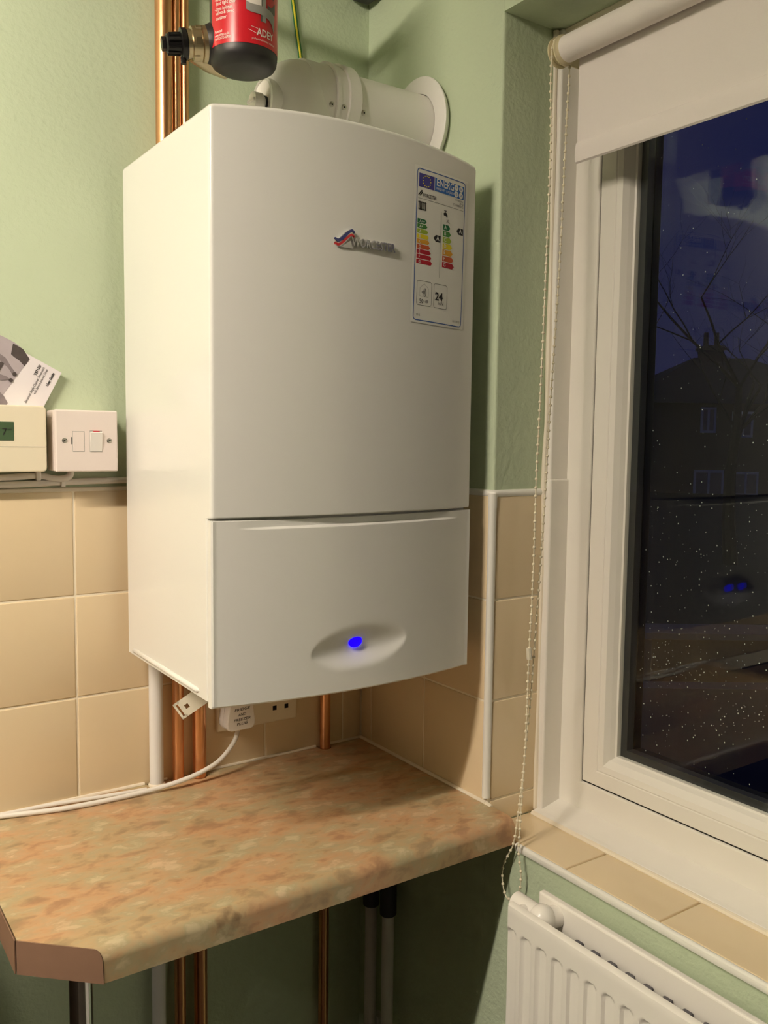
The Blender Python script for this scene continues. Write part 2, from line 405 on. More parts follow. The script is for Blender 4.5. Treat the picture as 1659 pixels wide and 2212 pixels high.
for gx in (GX1, GX2):
    MB().box((gx-.002, gy0+.012, gz0-.012), (gx+.002, gy1-.012, gz1+.012)).build('pane', 'window_glass', sash)
mb = MB(); miter_frame(mb, gy0+.011, gy1-.011, gz0-.011, gz1+.011, .022, .022, GX1+.003, GX2-.003, .0004); mb.build('spacer_bar', 'dark_grey', sash)
mb = MB(); miter_frame(mb, gy0+.012, gy1-.012, gz0-.012, gz1+.012, .020, .020, GX2+.003, GX2+.018, .0004); mb.build('outer_rebate', 'gasket', sash)
# raindrops on the outer pane
mb = MB()
for k in range(800):
    y = -.47-abs(random.gauss(0, .22))-.02*random.random(); z = random.choice([random.uniform(1.0, 1.9), random.gauss(1.28, .14), random.gauss(1.10, .07)])
    if y < -.95 or not .99 < z < 1.9: continue
    r_ = random.choice([.0004, .0005, .0006, .0009])
    mb.sphere((GX2+.0023, y, z), r_, 6, 4, (.5, 1, 1.15))
tag(mb.build('raindrops', 'drop', sash), kind='stuff')
# far side packer batten and sloping sill board round the frame
mb = MB(); mb.box((.106, -.3565, 1.3955), (XF+.004, YR+.004, 2.054), .003, 3); mb.box((.104, -.3600, ZSILL+.001), (XF+.004, YR+.004, 1.3970), .003, 3)
mb.build('side_packer', 'upvc_board', win)
mb = MB(); prof = [(.0905, ZSILL-.001), (.0905, ZSILL+.0035), (.093, ZSILL+.0055), (.100, ZSILL+.0065), (.118, ZSILL+.0105), (XF+.002, ZSILL+.0165), (XF+.012, ZSILL+.0165), (XF+.012, ZSILL-.001)]
mb.prism(prof, lambda p, s: (p[0], (-.352, WY1+.004)[s], p[1])); mb.build('sill_board', 'upvc_board', win)
mb = MB(); mb.tube([(.0925, -.352, ZSILL+.0015), (.0895, -.60, ZSILL+.0015), (.0900, -.9, ZSILL+.0015), (.0900, WY1+.01, ZSILL+.0015)], .0042, 8); mb.tube(smooth_path([(.104, YR-.001, ZSILL+.004), (.105, -.3455, 1.2), (.104, -.3455, 1.38), (.106, -.3460, 1.6), (.104, -.3455, 1.9), (.103, -.346, 2.052)], 4), [.004+.0012*math.sin(k*1.7) for k in range(21)], 8)
mb.tube([(.118, YR-.002, 2.0535), (.117, -.55, 2.0535), (.119, -.8, 2.0535), (.118, WY1+.01, 2.0535)], [.0065, .0050, .0060, .0050], 8); mb.box((.118, WY1+.005, 2.0500), (XF+.004, YR-.004, 2.0552))
mb.build('sealant', 'sealant', win)

# ================================================================== OBJECTS
# ------------------------------------------------------------------ worktop
WX0, WYF = -.6671, -.4115
PIPES = [(-.3907, -.0155, .0107), (-.3554, -.0160, .0090), (-.3205, -.0170, .0110), (-.0836, -.0125, .0092)]   # x, y, r through the worktop
wt = thing('worktop', (-.33, -.2, ZWB), 'mottled tan laminate worktop with a cut-off corner under the boiler', 'worktop')
out = [(-.0006, -.0006), (-.0006, WYF), (-.5925, WYF), (-.6655, -.3425), (WX0, -.0006)]
back = [out[-1]]
for x, y, r in PIPES:
    R_ = r+.0016; back += [(x-R_, -.0006)]+[(x-R_*math.cos(q), y-R_*math.sin(q)) for q in [PI*k/8 for k in range(9)]]+[(x+R_, -.0006)]
poly = out[:4]+back
bm = bmesh.new()
bt = [bm.verts.new((x, y, ZWB)) for x, y in poly]; tp = [bm.verts.new((x, y, ZW)) for x, y in poly]; n = len(poly)
bm.faces.new(bt[::-1]); bm.faces.new(tp)
for i in range(n): bm.faces.new((bt[i], bt[(i+1) % n], tp[(i+1) % n], tp[i]))
bmesh.ops.recalc_face_normals(bm, faces=bm.faces)
fe = [e for e in bm.edges if all(abs(v.co.y-WYF) < 1e-6 and v.co.z > ZW-1e-4 for v in e.verts)]
bmesh.ops.bevel(bm, geom=fe, offset=.015, segments=7, profile=.5, affect='EDGES')
bmesh.ops.triangulate(bm, faces=[f for f in bm.faces if len(f.verts) > 4])
MB().bm_add(bm, True).build('board', 'laminate', wt, wn=True)
# iron-on strip closing the cut corner and the left end
mb = MB(); a, b = Vector((-.5925, WYF, 0)), Vector((-.6655, -.3425, 0)); d = (b-a).normalized(); nn = Vector((d.y, -d.x, 0))
if nn.y > 0: nn = -nn
prof = []
L_ = (b-a).length
edge = [(0.0, ZWB)]+[(.0006+.0105*(1-math.cos(q)), ZW-.015+.015*math.sin(q)) for q in [PI/2*k/6 for k in range(7)]]+[(L_, ZW), (L_, ZWB)]
mb.prism(edge, lambda p, s: tuple(a+d*p[0]+nn*(.0004+.0012*s)+Vector((0, 0, p[1]))))
mb.build('edge_strip', 'laminate_edge', wt)
mb = MB(); mb.box((WX0-.0012, -.342, ZWB), (WX0, -.001, ZW)); mb.build('edge_strip', 'laminate_edge', wt)
mb = MB(); mb.tube([(-.005, -.0025, ZW+.0012), (-.070, -.0025, ZW+.0012)], .0030, 8); mb.tube([(-.097, -.0025, ZW+.0012), (-.304, -.0025, ZW+.0012)], .0030, 8)
mb.tube([(-.369, -.0022, ZW+.0012), (-.376, -.0022, ZW+.0012)], .0028, 8); mb.tube([(-.406, -.0025, ZW+.0012), (WX0+.002, -.0025, ZW+.0012)], .0032, 8)
mb.tube([(-.0025, -.004, ZW+.0012), (-.0025, YR-.004, ZW+.0012)], .0032, 8); mb.tube([(-.0015, YR, ZW+.001), (-.0015, YR-.016, ZW-.001)], .0034, 8)
mb.build('sealant', 'sealant', wt)
mb = MB(); mb.lathe([(.0135, 0), (.0135, ZWB-.002)], (-.589, -.305, 0), n=20); leg = thing('support_post', (-.589, -.305, 0), 'shiny chrome tube holding up the cut corner of the worktop', 'post')
mb.build('tube', 'chrome', leg); MB().lathe([(.030, 0), (.030, .004), (.016, .012)], (-.589, -.305, 0), n=20).build('foot', 'chrome', leg)
MB().lathe([(.026, ZWB-.005), (.026, ZWB)], (-.589, -.305, 0), n=20).build('top_plate', 'chrome', leg)

# ------------------------------------------------------------------ boiler
XL, XR, YB, DF, ZB, ZT, ZS = -.4373, -.0373, -.032, .3408, 1.1285, 1.8369, 1.3573
BUL, ARCH = .024, .0105
bo = thing('boiler', (-.237, -.19, ZB), 'tall white wall-hung gas boiler with bowed front and lower flap', 'boiler')
def sx(x): return max(0, 1-(2*(x-XL)/(XR-XL)-1)**2)
SX0_ = sx(XL+.006)
def FY(x): return -DF-BUL*max(0, sx(x)-SX0_)
def plan(pull, inset=0.0, rc=.006):
    pts = [(XL+inset, YB)]
    for k in range(6):
        q = PI/2*k/5; pts.append((XL+inset+rc*(1-math.cos(q)), -DF+rc*(1-math.sin(q))+pull+inset-.004*0))
    for k in range(1, 40):
        x = XL+inset+rc+(XR-XL-2*inset-2*rc)*k/40; pts.append((x, -DF-BUL*sx(x)+BUL*sx(XL+rc)+pull+inset))
    for k in range(6):
        q = PI/2*k/5; pts.append((XR-inset-rc*(1-math.sin(q)), -DF+rc*(1-math.cos(q))+pull+inset))
    pts.append((XR-inset, YB)); return pts
rings = []
FT = .012
for z, pull, ins, ar in [(ZB+.001, FT, .004, 0), (ZB+.004, FT, .0, 0), (ZS, FT, 0, 0), (ZS+.0012, .0012, 0, 0), (ZS+.003, 0, 0, 0), (ZT-.006, 0, 0, 1), (ZT-.0035, 0, .0006, 1), (ZT-.0015, 0, .0018, 1), (ZT-.0004, 0, .0035, 1), (ZT, 0, .006, 1)]:
    rings.append([(x, y, z+ar*ARCH*sx(x)) for x, y in plan(pull, ins)])
mb = MB(); n = len(rings[0]); vs = [p for r_ in rings for p in r_]; fs = []
for i in range(len(rings)-1):
    for k in range(n): fs.append((i*n+k, i*n+(k+1) % n, (i+1)*n+(k+1) % n, (i+1)*n+k))
mb.add(vs, fs, True)
# top cap as strip rows so the arch stays curved
o = (len(rings)-1)*n
for r0, flip in ((0, 1), (o, 0)):
    for k in range(n//2-1):
        q = (r0+k, r0+k+1, r0+n-2-k, r0+n-1-k); mb.f.append(q[::-1] if flip else q); mb.smooth.append(False)
cas = mb.build('casing', 'boiler_white', bo, wn=True)
# pressed rib low on the casing side
mb = MB(); mb.tube([(XL+.0008, -.052, 1.1395), (XL+.0002, -.058, 1.1395), (XL+.0002, -.295, 1.1395), (XL+.0008, -.301, 1.1395)], [.001, .0036, .0036, .001], 10); mb.build('side_rib', 'boiler_white', bo)
mb = MB(); mb.box((XL+.03, -.30, ZB-.006), (XR-.03, -.05, ZB+.001), .002); mb.build('base_pan', 'boiler_white', bo)
# control flap (height field)
FZ0_, FZ1_ = 1.1262, ZS-.0022
NX, NZ = 200, 120
XC, ZC, DA, DB = -.2375, 1.1850, .0740, .0335
def dimple(x, z):
    u = (x-XC)/DA
    if abs(u) >= 1: return 0
    h = math.sqrt(1-u*u); zt, zb = ZC+DB*h+.004*u, ZC-DB*h+.004*u
    if not zb < z < zt: return 0
    t = (z-zb)/(zt-zb); c = .42
    lo = math.sin(PI/2*min(1, t/c)); up = (1-t)/(1-c); up = up*up*(3-2*up)
    lo = lo*lo
    v = lo if t < c else up
    return .0100*h**1.6*v
def scoop(x, z):
    u = (x+.2345)/.170
    if abs(u) >= 1: return 0
    t = (z-1.3437)/.0026
    if t <= 0: return 0
    t = min(1, t); return .0075*(1-u*u)*t
def flap_pt(x, z): return (x, FY(x)+dimple(x, z)+scoop(x, z), z)
mb = MB(); vs = []; fs = []
def ex(i):
    return XL-.0002+(XR+.0012-XL)*i/NX
def ez(j):
    t = j/NZ
    if t < .8: return FZ0_+(1.340-FZ0_)*t/.8
    return 1.340+(FZ1_-1.340)*(t-.8)/.2
for j in range(NZ+1):
    for i in range(NX+1):
        x, z = ex(i), ez(j); p = list(flap_pt(x, z))
        e = min(i, NX-i, j, NZ-j)
        if e == 0: p[1] += .0022
        vs.append(p)
for j in range(NZ):
    for i in range(NX): fs.append((j*(NX+1)+i, j*(NX+1)+i+1, (j+1)*(NX+1)+i+1, (j+1)*(NX+1)+i))
mb.add(vs, fs, True)
bl = [j*(NX+1) for j in range(NZ+1)]; loop = list(range(NX+1))+[j*(NX+1)+NX for j in range(1, NZ+1)]+[NZ*(NX+1)+i for i in range(NX-1, -1, -1)]+[j*(NX+1) for j in range(NZ-1, 0, -1)]
o = len(mb.v)
for q in loop:
    x, y, z = mb.v[q]; mb.v.append((x, max(y+.0005, FY(x)+FT-.0006), z))
for k in range(len(loop)):
    k2 = (k+1) % len(loop); mb.f.append((loop[k2], loop[k], o+k, o+k2)); mb.smooth.append(False)
flap = mb.build('control_flap', 'boiler_white', bo)
mb = MB(); lx, lz = -.2425, 1.1895
mb.sphere((lx, flap_pt(lx, lz)[1]-.0004, lz), 0.0100, 24, 12, (1.06, .28, .80)); mb.build('indicator_lens', 'led_blue', flap)
# badge
bd = thing('badge', (-.237, FY(-.237), 1.70), None, None); setpar(bd, bo); tag(bd, 'raised chrome maker badge with a blue and red wave')
def on_front(off):
    return lambda x, z: (x, FY(x)-off, z)
def badge_fn(x, y, z): X = -.2602+x; return (X, FY(X)-.0025-z, 1.6945+y)
text('lettering', 'WORCESTER', .0148, 'badge_chrome', bd, badge_fn, bold=.00018, ext=.0016, width=.0668)
def wave(cz, w0, name, material, off):
    top = []; bot = []
    for k in range(25):
        t = k/24; x = -.2832+.0270*t
        s_ = t*t*(3-2*t); z = 1.6930+cz+.0165*s_
        if t < .2: z += .0035*((.2-t)/.2)**1.5
        if t > .85: z -= .0030*((t-.85)/.15)**1.5
        w = w0*(.35+.65*math.sin(PI*min(1, max(0, (t*.92+.06)))))
        top.append((x, z+w/2)); bot.append((x, z-w/2))
    mb = MB(); poly = top+bot[::-1]
    vs = []; fs = []
    for s_ in (0, off):
        for (x, z), (x2, z2) in zip(top, bot): vs += [(x, FY(x)-.0002-s_, z), (x2, FY(x2)-.0002-s_, z2)]
    m_ = 50
    for k in range(24):
        a_ = 2*k; fs += [(m_+a_, m_+a_+1, m_+a_+3, m_+a_+2), (a_, a_+2, a_+3, a_+1), (a_, a_+2+0, m_+a_+2, m_+a_), (a_+1, a_+3, m_+a_+3, m_+a_+1)]
    fs += [(0, 1, m_+1, m_), (48, 49, m_+49, m_+48)]
    mb.add(vs, fs); return mb.build(name, material, bd)
wave(.0045, .0050, 'blue_wave', 'badge_blue', .0036)
wave(-.0005, .0042, 'red_wave', 'badge_red', .0034)
wave(.0018, .0125, 'chrome_rim', 'badge_chrome', .0022)
mb = MB(); mb.prism([(-.2760, 1.6915), (-.2570, 1.6915), (-.2570, 1.7030)], lambda p, s: (p[0], FY(p[0])-.0002-.0016*s, p[1])); mb.build('backing_plate', 'badge_chrome', bd)

# energy label
LW, LH = .0926, .1955; LROT = math.radians(-1.3); LBX, LBZ = -.1597, 1.6137     # bottom-left of blue border
el = thing('energy_label', (-.11, FY(-.11), 1.71), None, None); setpar(el, bo); tag(el, 'white energy rating sticker with coloured arrows')
def LP(u, v, off=.0):                      # u right 0..1, v down 0..1
    x, z = u*LW, (1-v)*LH
    X = LBX+x*math.cos(LROT)-z*math.sin(LROT); Z = LBZ+x*math.sin(LROT)+z*math.cos(LROT)
    return (X, FY(X)-.0002-off, Z)
def lpoly(name, pts, material, lay, sub=1, parent=None):
    mb = MB()
    t0 = .0002*lay+.0003
    n = len(pts); mb.add([LP(u, v, t0-.0002) for u, v in pts]+[LP(u, v, t0) for u, v in pts], [tuple(range(n-1, -1, -1)), tuple(range(n, 2*n))]+[(i, (i+1) % n, n+(i+1) % n, n+i) for i in range(n)])
    return mb.build(name, material, parent or el, fix=False)
def lstrip(mb, pts, w, lay, closed=True):
    # outline of constant width (metres)
    n = len(pts); t0 = .0002*lay+.0003; P = [Vector((u*LW, -v*LH)) for u, v in pts]; I = []; O = []
    for i in range(n):
        a = P[(i-1) % n] if closed or i > 0 else P[i]; c = P[(i+1) % n] if closed or i < n-1 else P[i]
        d_ = (c-a).normalized(); q = Vector((-d_.y, d_.x))*w/2
        I.append(P[i]+q); O.append(P[i]-q)
    vs = [LP(p.x/LW, -p.y/LH, t0) for p in I+O]
    fs = [(i, (i+1) % n, n+(i+1) % n, n+i) for i in range(n if closed else n-1)]
    mb.add(vs, fs); return mb
def lrect(u0, v0, u1, v1, r): return [(x/LW, z/LH) for x, z in rrect(u0*LW, v0*LH, u1*LW, v1*LH, r)]
# paper: wide strips follow the bowed front
mb = MB(); N_ = 12; us = [-.045+1.10*k/N_ for k in range(N_+1)]
vs = [LP(u, v, o_) for o_ in (0, .0003) for v in (-.018, 1.018) for u in us]; fs = []
for k in range(N_):
    fs += [(2*(N_+1)+k, 2*(N_+1)+k+1, 3*(N_+1)+k+1, 3*(N_+1)+k), (k, N_+1+k, N_+2+k, k+1)]
mb.add(vs, fs); mb.build('paper', 'sticker', el)
mb = MB()
P_ = []
base = lrect(0, 0, 1, 1, .0045)
for i in range(len(base)):
    a, b = base[i], base[(i+1) % len(base)]; k = max(1, int(max(abs(a[0]-b[0])*8, 1)))
    for q in range(k): P_.append((a[0]+(b[0]-a[0])*q/k, a[1]+(b[1]-a[1])*q/k))
lstrip(mb, P_, .0011, 1); mb.build('border', 'border_blue', el, fix=False)
lpoly('flag', [(.035, .028), (.335, .028), (.335, .117), (.035, .117)], 'eu_blue', 1)
for k in range(12):
    q = 2*PI*k/12; cu, cv = .185+.075*math.cos(q), .0725+.075*LW/LH*math.sin(q)
    lpoly('star', [(cu+.010*math.cos(a_), cv+.010*LW/LH*math.sin(a_)) for a_ in [2*PI*j/5 for j in range(5)]], 'arrow_yy', 2)
hp = []
for k in range(9): hp.append((.345+.625*k/8, .028))
for k in range(9): hp.append((.97-.625*k/8, .117))
mb = MB(); t0 = .0005
mb.add([LP(u, v, t0) for u, v in hp], [(k, k+1, 16-k, 17-k) for k in range(8)]); mb.build('header', 'header_blue', el, fix=False)
def ltext(body, u, v, h, material, align='LEFT', bold=0, width=None, lay=2, name='print'):
    f = lambda x, y, z: LP(u+x/LW, v-y/LH, .0002*lay+.0003)
    return text(name, body, h, material, el, f, align, bold, 0, 1.0, width)
ltext('ENERG', .375, .078, .0138, 'sticker', bold=.00022, width=.0335)
ltext('енергия · ενεργεια', .375, .104, .0052, 'sticker', width=.036)
for (cu, cv, tx) in ((.80, .050, 'Y'), (.905, .050, 'IJA'), (.80, .094, 'IE'), (.905, .094, 'IA')):
    lpoly('disc', [(cu+.044*math.cos(a_), cv+.044*LW/LH*math.sin(a_)) for a_ in [2*PI*j/16 for j in range(16)]], 'sticker', 2)
    ltext(tx, cu, cv+.008, .0045, 'header_blue', 'CENTER', lay=3)
lpoly('mark', [(.025, .172), (.045, .172), (.105, .143), (.105, .138), (.085, .138)], 'ink_black', 1)
lpoly('mark', [(.050, .176), (.070, .176), (.115, .152), (.115, .147), (.100, .147)], 'ink_black', 1)
ltext('WORCESTER', .105, .178, .0066, 'ink_black', width=.0260, bold=.0001)
for i, tx in enumerate(('Greenstar', '25 Si', '7733600012')): ltext(tx, .965, .138+.0185*i, .0042, 'ink_grey', 'RIGHT')
mb = MB(); lstrip(mb, [(.03+.94*k/8, .193) for k in range(9)], .0004, 1, False); mb.build('rule', 'ink_grey', el, fix=False)
mb = MB(); lstrip(mb, [(.495, .245), (.495, .69)], .0004, 1, False); mb.build('rule', 'ink_grey', el, fix=False)
for k in range(6): lpoly('radiator_icon', [(.04+.025*k, .212), (.055+.025*k, .212), (.055+.025*k, .268), (.04+.025*k, .268)], 'ink_black', 1)
lpoly('radiator_icon', [(.03, .216), (.19, .216), (.19, .220), (.03, .220)], 'ink_black', 1); lpoly('radiator_icon', [(.03, .260), (.19, .260), (.19, .264), (.03, .264)], 'ink_black', 1)
lpoly('tap_icon', [(.545, .247), (.575, .238), (.60, .240), (.625, .255), (.625, .27), (.605, .27), (.600, .262), (.575, .264), (.55, .260)], 'ink_black', 1)
lpoly('tap_icon', [(.555, .226), (.605, .226), (.605, .231), (.555, .231)], 'ink_black', 1); lpoly('tap_icon', [(.577, .226), (.584, .226), (.584, .24), (.577, .24)], 'ink_black', 1)
ltext('XL', .605, .305, .0058, 'ink_grey')
cl = ['g1', 'g2', 'g3', 'yy', 'oo', 'o2', 'rr', 'rr', 'rr']
for i, (tx, c) in enumerate(zip(['A++', 'A+', 'A', 'B', 'C', 'D', 'E', 'F', 'G'], cl)):
    v = .327+.0335*i; t_ = .205+.0165*i
    lpoly('arrow', [(.028, v), (t_-.03, v), (t_, v+.014), (t_-.03, v+.028), (.028, v+.028)], 'arrow_'+c, 1)
    ltext(tx, .065, v+.0235, .0052, 'sticker', bold=.00008)
cl = ['g1', 'g2', 'g3', 'yy', 'oo', 'o2', 'rr']
for i, (tx, c) in enumerate(zip('ABCDEFG', cl)):
    v = .322+.0425*i; t_ = .695+.0175*i
    lpoly('arrow', [(.545, v), (t_-.04, v), (t_, v+.0185), (t_-.04, v+.037), (.545, v+.037)], 'arrow_'+c, 1)
    ltext(tx, .565, v+.029, .0068, 'sticker', bold=.00008)
for u0, v0 in ((.352, .408), (.835, .318)):
    lpoly('rating_arrow', [(u0, v0+.0225), (u0+.045, v0), (u0+.145, v0), (u0+.145, v0+.045), (u0+.045, v0+.045)], 'ink_black', 1)
    ltext('A', u0+.055, v0+.034, .0082, 'sticker', bold=.00012)
for u0, u1, v0, v1 in ((.055, .345, .735, .898), (.395, .670, .735, .898)):
    mb = MB(); lstrip(mb, lrect(u0, v0, u1, v1, .003), .0005, 1); mb.build('box_outline', 'ink_grey', el, fix=False)
mb = MB(); lstrip(mb, [(.115, .782), (.20, .752), (.285, .782), (.285, .838), (.115, .838)], .0003, 1); mb.build('house_icon', 'ink_grey', el, fix=False)
mb = MB()
for k in range(4): lstrip(mb, [(.14+(.02+.025*k)*math.cos(a_), .81+(.02+.025*k)*LW/LH*math.sin(a_)) for a_ in [-.7+1.4*j/6 for j in range(7)]], .0009, 1, False)
mb.build('sound_icon', 'ink_grey', el, fix=False)
ltext('50', .105, .884, .0078, 'ink_black'); ltext('dB', .215, .878, .0054, 'ink_grey')
ltext('24', .418, .846, .0150, 'ink_black', bold=.0003, width=.0148); ltext('kW', .485, .876, .0068, 'ink_grey')
ltext('2015', .05, .972, .0038, 'ink_grey'); ltext('811/2013', .965, .975, .0038, 'ink_grey', 'RIGHT')
# clear plastic filling key hanging below the casing
fk = MB()
A_ = Vector((-.4285, -.205, 1.0850)); dirv = Vector((.684, -.40, .56)).normalized(); wv = Vector((.461, -.316, -.829)); wv = (wv-dirv*wv.dot(dirv)).normalized(); nv = dirv.cross(wv).normalized()
def kp(a, b, c): return A_+dirv*a+wv*b+nv*c
for (a0, a1, b0, b1) in ((0, .003, -.012, .012), (.006, .009, -.012, .012), (.0, .009, -.012, -.009), (.0, .009, .009, .012), (.009, .012, -.012, .012), (.012, .018, -.012, -.003), (.012, .018, .003, .012), (.018, .070, -.012, .012)):
    fk.add([kp(a, b, c) for a in (a0, a1) for b in (b0, b1) for c in (-.0012, .0012)], [(0, 1, 3, 2), (4, 6, 7, 5), (0, 4, 5, 1), (2, 3, 7, 6), (0, 2, 6, 4), (1, 5, 7, 3)])
tag(fk.build('filling_key', 'clear_plastic', bo), 'pale plastic key with a round hole and a slot')

# ------------------------------------------------------------------ flue
FXC, FYC, FZC = -.2230, -.152, 1.9435
fl = thing('boiler_flue', (FXC, FYC, ZT), 'white round boiler flue elbow and pipe running into the wall', 'flue')
mb = MB()
mb.lathe([(.060, ZT+.0095), (.060, ZT+.016), (.055, ZT+.018), (.055, FZC-.01)], (FXC, FYC, 0), n=40)
arc = [(.0548*math.cos(q), .0548*math.sin(q)) for q in [PI/2*k/10 for k in range(11)]]
mb.sphere((FXC, FYC, FZC-.005), .0553, 40, 24)
mb.lathe([(.0535, FXC), (.0535, -.196), (.0545, -.190), (.0545, -.178)], (0, FYC, FZC), 'x', n=40)
elb = mb.build('elbow', 'flue_white', fl)
mb = MB(); mb.lathe([(.034, FXC-.040), (.034, FXC-.0565), (.031, FXC-.058), (.031, FXC-.0550), (.001, FXC-.0550)], (0, FYC-.004, FZC-.020), 'x', n=32); mb.build('inspection_cover', 'flue_white', elb)
mb = MB()
mb.lathe([(.0560, -.186), (.0582, -.185), (.0582, -.180), (.0560, -.179), (.0560, -.166), (.0595, -.165), (.0595, -.160), (.0590, -.146), (.0575, -.1445), (.0510, -.1445)], (0, FYC, FZC), 'x', n=48); col_ = mb.build('collar', 'flue_white', fl)
mb = MB(); mb.lathe([(.0505, -.185), (.0505, -.0015)], (0, FYC, FZC), 'x', n=48); mb.build('pipe', 'flue_white', fl)
mb = MB(); mb.lathe([(.0515, -.0010), (.0515, -.0090), (.053, -.0098), (.0760, -.0088), (.0775, -.0075), (.0775, -.0058), (.0700, .0048), (.0515, .0048)], (0, FYC, FZC), 'x', n=56, caps=False); mb.build('wall_plate', 'flue_white', fl)
for k, (x, r_) in enumerate(((-.1930, .0535), (-.1740, .0560), (-.1370, .0505))):
    ang = math.radians(198); cy, cz = FYC+r_*math.cos(ang), FZC+r_*math.sin(ang)
    mb = MB(); nrm = Vector((0, math.cos(ang), math.sin(ang))); c = Vector((x, cy, cz))
    mb.tube([c-nrm*.002, c+nrm*.0016, c+nrm*.0024], [.0037, .0037, .0024], 12); sc = mb.build('screw', 'steel', fl)
    mb = MB(); mb.tube([c+nrm*.0022, c+nrm*.0027], .0013, 6); mb.build('screw_socket', 'hole_black', sc)
mb = MB(); mb.lathe([(.0095, -.2850), (.0095, -.262)], (0, -.168, 1.9185), 'x', n=24); mb.lathe([(.0075, -.3015), (.0125, -.3000), (.0130, -.2900), (.0130, -.2870), (.0105, -.2865)], (0, -.168, 1.9185), 'x', n=24); tp_ = mb.build('test_point_cap', 'plastic_white', fl)
mb = MB(); mb.box((-.3035, -.1785, 1.9160), (-.3005, -.1575, 1.9210), .001); mb.build('cap_grip', 'plastic_white', tp_)
mb = MB(); mb.lathe([(.0108, -.2835), (.0108, -.2805)], (0, -.168, 1.9185), 'x', n=24); mb.build('seal_ring', 'gasket', tp_)

# ------------------------------------------------------------------ magnetic filter
CX_, CY_, CR = -.3517, -.250, .0427
mf = thing('magnetic_filter', (CX_, CY_, 1.91), 'black filter canister with a red printed label above the boiler', 'filter')
mb = MB(); mb.lathe([(.002, 1.9180), (.026, 1.9183), (.034, 1.9200), (.039, 1.9232), (.0414, 1.9275), (CR-.0004, 1.9330), (CR-.0004, 2.150), (.040, 2.160), (.030, 2.168), (.012, 2.172)], (CX_, CY_, 0), n=56); can = mb.build('canister', 'black_plastic', mf)
def CP(ang, z, off=0):   # ang radians from the direction facing the camera (to the right positive)
    base_ = math.atan2(CAM.y-CY_, CAM.x-CX_); q = base_+ang
    return (CX_+(CR+off)*math.cos(q), CY_+(CR+off)*math.sin(q), z)
mb = MB(); vs = []; fs = []; NA = 60; A0, A1 = -1.14, 1.9
for k in range(NA+1):
    a_ = A0+(A1-A0)*k/NA; vs += [CP(a_, 1.9370), CP(a_, 2.118)]
for k in range(NA): fs.append((2*k, 2*k+2, 2*k+3, 2*k+1))
mb.add(vs, fs, True); lab = mb.build('label', 'label_red', mf, fix=False)
def ctext(body, s0, z0, h, material='label_white', bold=0, width=None, align='LEFT', slope=0, shear=0):
    f = lambda x, y, z: CP((s0+x)/CR, z0+y+slope*x, .0004)
    return text('print', body, h, material, lab, f, align, bold, 0, 1, width, shear)
t0s = -.0405
for tx, z_, w_ in [('• Use lock', 2.0065, .018), ('• Carefully remove', 1.9990, .0310), ('  & clean sheath', 1.9942, .0262), ('• Re-assemble', 1.9878, .0225), ('  hand tight only', 1.9830, .0280), ('• Open isolation', 1.9766, .0270), ('  valves & bleed', 1.9718, .0268), ('  canister', 1.9657, .0165)]:
    ctext(tx, t0s, z_, .0062, bold=.00006, width=w_)
for tx, z_, w_ in [('Patented', 1.9508, .0125), ('www.adey.co.uk', 1.9465, .0225), ('Tel 01242 546700', 1.9422, .0245)]: ctext(tx, t0s, z_, .0046, bold=.00004, width=w_)
ctext('ADEY', .0165, 1.9480, .0122, bold=.0003, width=.0265)
ctext('professional heating solutions', .0100, 1.9422, .0036, width=.0350)
def cpoly(pts, material, lay, name='print'):
    mb = MB(); n = len(pts)//2
    vs = [CP(s_/CR, z, .0003+.0001*lay) for s_, z in pts]; fs = [(k, k+1, 2*n-2-k, 2*n-1-k) for k in range(n-1)]
    mb.add(vs, fs); return mb.build(name, material, lab, fix=False)
def ribbon(top, bot, material, lay):   # polyline pairs
    XM = lambda a: .003+(a-.0065)*1.229
    T_ = smooth_path([(XM(a), b, 0) for a, b in top], 6); B_ = smooth_path([(XM(a), b, 0) for a, b in bot], 6)
    return cpoly([(p.x, p.y) for p in T_]+[(p.x, p.y) for p in B_][::-1], material, lay, 'spiral_print')
# spiral ribbon print round a rod
RXc = .0262
cpoly([(RXc-.002, 2.10), (RXc+.0035, 2.10), (RXc+.0035, 1.9655), (RXc-.002, 1.9655)], 'label_grey', 1, 'rod_print')
cpoly([(RXc-.0045, 2.10), (RXc-.002, 2.10), (RXc-.002, 1.9655), (RXc-.0045, 1.9655)], 'label_dark', 1, 'rod_print')
for dz in (0, .031, .062, .093):
    ribbon([(.0065, 1.990+dz), (.012, 1.9905+dz), (.0225, 1.992+dz)], [(.0065, 1.985+dz), (.012, 1.9815+dz), (.0225, 1.983+dz)], 'label_white', 2)
    ribbon([(.0065, 1.986+dz), (.012, 1.9835+dz), (.022, 1.9835+dz), (.034, 1.982+dz), (.0415, 1.978+dz)], [(.0065, 1.976+dz), (.012, 1.9735+dz), (.022, 1.973+dz), (.034, 1.969+dz), (.040, 1.958+dz if dz == 0 else 1.966+dz)], 'label_grey' if dz == 0 else 'label_dark', 4)
    if dz: ribbon([(.030, 1.988+dz-.031), (.036, 1.984+dz-.028), (.0425, 1.984+dz-.02)], [(.030, 1.978+dz-.031), (.036, 1.973+dz-.028), (.0425, 1.972+dz-.022)], 'label_dark', 3)
cpoly([(.009, 1.9575), (.0180, 1.9560), (.0180, 1.9555), (.009, 1.9570)], 'label_white', 2); cpoly([(.006, 1.9535), (.0165, 1.9500), (.0165, 1.9494), (.006, 1.9528)], 'label_white', 2)
